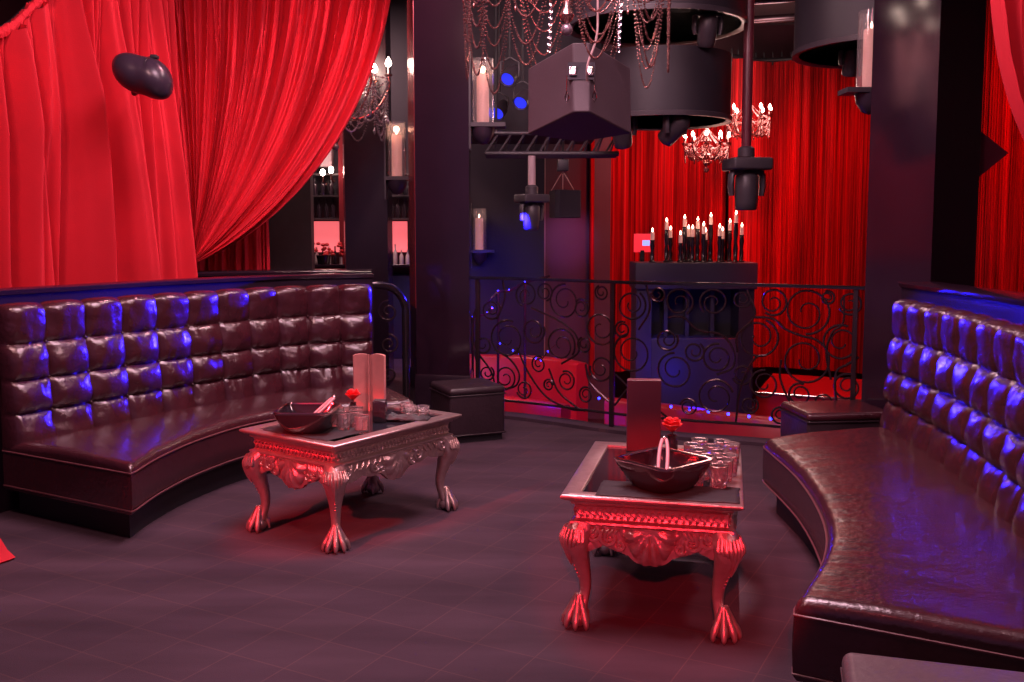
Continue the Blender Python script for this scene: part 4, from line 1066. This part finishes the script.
# the stage edge with a pale nosing
st = thing('stage_step', 'low red stage with a pale metal nosing under the string curtain', 'stage', (4.2, 10.0, -.95))
b = MB().add([(-1.5, .4, 0), (1.2, -1.0, 0), (1.8, .5, 0), (-.9, 1.9, 0), (-1.5, .4, .72), (1.2, -1.0, .72), (1.8, .5, .72), (-.9, 1.9, .72)], [(3, 2, 1, 0), (4, 5, 6, 7), (0, 1, 5, 4), (1, 2, 6, 5), (2, 3, 7, 6), (3, 0, 4, 7)], True); b.build('platform', 'redseat', st)
MB().tube([(-1.5, .39, .73), (1.2, -1.01, .73)], .012, 6).build('nosing', 'chrome', st)
def led(p, lb, gr, r=.013):
    o = MB().ball((0, 0, 0), r, 8).build('step_light', 'led'); o.location = p; tag(o, lb, 'light', gr)
pt = Path([(1.42, 8.68), (2.0, 8.22), (2.5, 7.92)])
for k in range(6):
    s = k / 5; p = pt.at(pt.len * (.04 + .72 * s)); led((p.x, p.y - .02, -.05), ['first', 'second', 'third', 'fourth', 'fifth', 'sixth'][k] + ' blue light from the left along the low booth behind the right table', 'blue lights along the booth edge')
for kk, (px, py, y) in enumerate(((513, 351, 9.3), (519, 354, 9.4), (536, 359, 9.5), (541, 361, 9.4), (548, 352, 9.6), (500, 344, 9.6))):
    led(((px - 512) / 950 * y, y, 1.55 - (py - 232) / 950 * y), ORD[kk] + ' tiny blue light of the row on the sagging wire behind the left railing panel', 'blue fairy lights on the wire', .008)
t = MB().tube(catmull([((px - 512) / 950 * y, y, 1.55 - (py - 232) / 950 * y) for px, py, y in ((480, 338, 9.6), (500, 344, 9.6), (513, 351, 9.3), (519, 354, 9.4), (536, 359, 9.5), (541, 361, 9.4), (548, 352, 9.6), (556, 345, 10.4))], 6), .005, 5).build('light_wire', 'iron')
tag(t, 'thin dark wire carrying tiny blue lights behind the left railing panel', 'wire')
for kk, (px, py, y) in enumerate(((525, 282, 10), (509, 290, 9.9), (498, 291, 9.9), (492, 298, 9.8), (488, 303, 9.8), (492, 308, 9.7), (487, 313, 9.7), (473, 317, 9.6))):
    led(((px - 512) / 950 * y, y, 1.55 - (py - 232) / 950 * y), ORD[kk] + ' tiny blue light from the top of the cluster behind the left balustrade end', 'blue fairy lights on the stair branch', .010)
for px, py, lb in ((552, 422, 'left one of two blue floor lights beyond the left railing panel'), (563, 421, 'right one of two blue floor lights beyond the left railing panel'), (600, 394, 'blue light just left of the central railing post')):
    q = 9.12 if px > 590 else 8.68
    led(((px - 512) / 950 * q, q, -.06 if px > 590 else 1.55 - (py - 232) / 950 * q), lb, 'blue lights on the lower floor', .012)
# stair wall carrying the small lights
sw = thing('stair_handrail', 'dark sloping stair rail carrying tiny blue lights, behind the left railing panel', 'handrail', (-.1, 9.9, 0))
MB().tube(catmull([(-.50, -.4, .60), (-.30, -.3, .68), (-.15, -.2, .72), (-.11, -.2, .77), (-.148, -.1, .82), (-.106, -.1, .87), (-.046, 0, .93), (.07, 0, .94), (.237, .1, 1.018), (.5, .2, 1.08)], 4), .012, 6).build('rail', 'iron', sw)
for x, y, z in ((-.30, -.3, .68), (-.046, .0, .93), (.237, .1, 1.018)): MB().tube([(x, y, -.95), (x, y, z)], .014, 6).build('post', 'iron', sw)
# bits for the left foreground
t = thing('draped_hem', 'red curtain hem touching the carpet at the left edge', 'curtain', (-2.50, 4.36, 0)); b = MB()
b.lathe([(0, 0), (.12, 0), (.13, .01), (.10, .05), (.07, .12), (.05, .3), (0, .3)], seg=24); b.v = [(x * (1 + .12 * sin(6 * atan2(y, x))), y * (1 + .12 * sin(6 * atan2(y, x))), z) for x, y, z in b.v]
b.build('fabric', 'velvet', t)
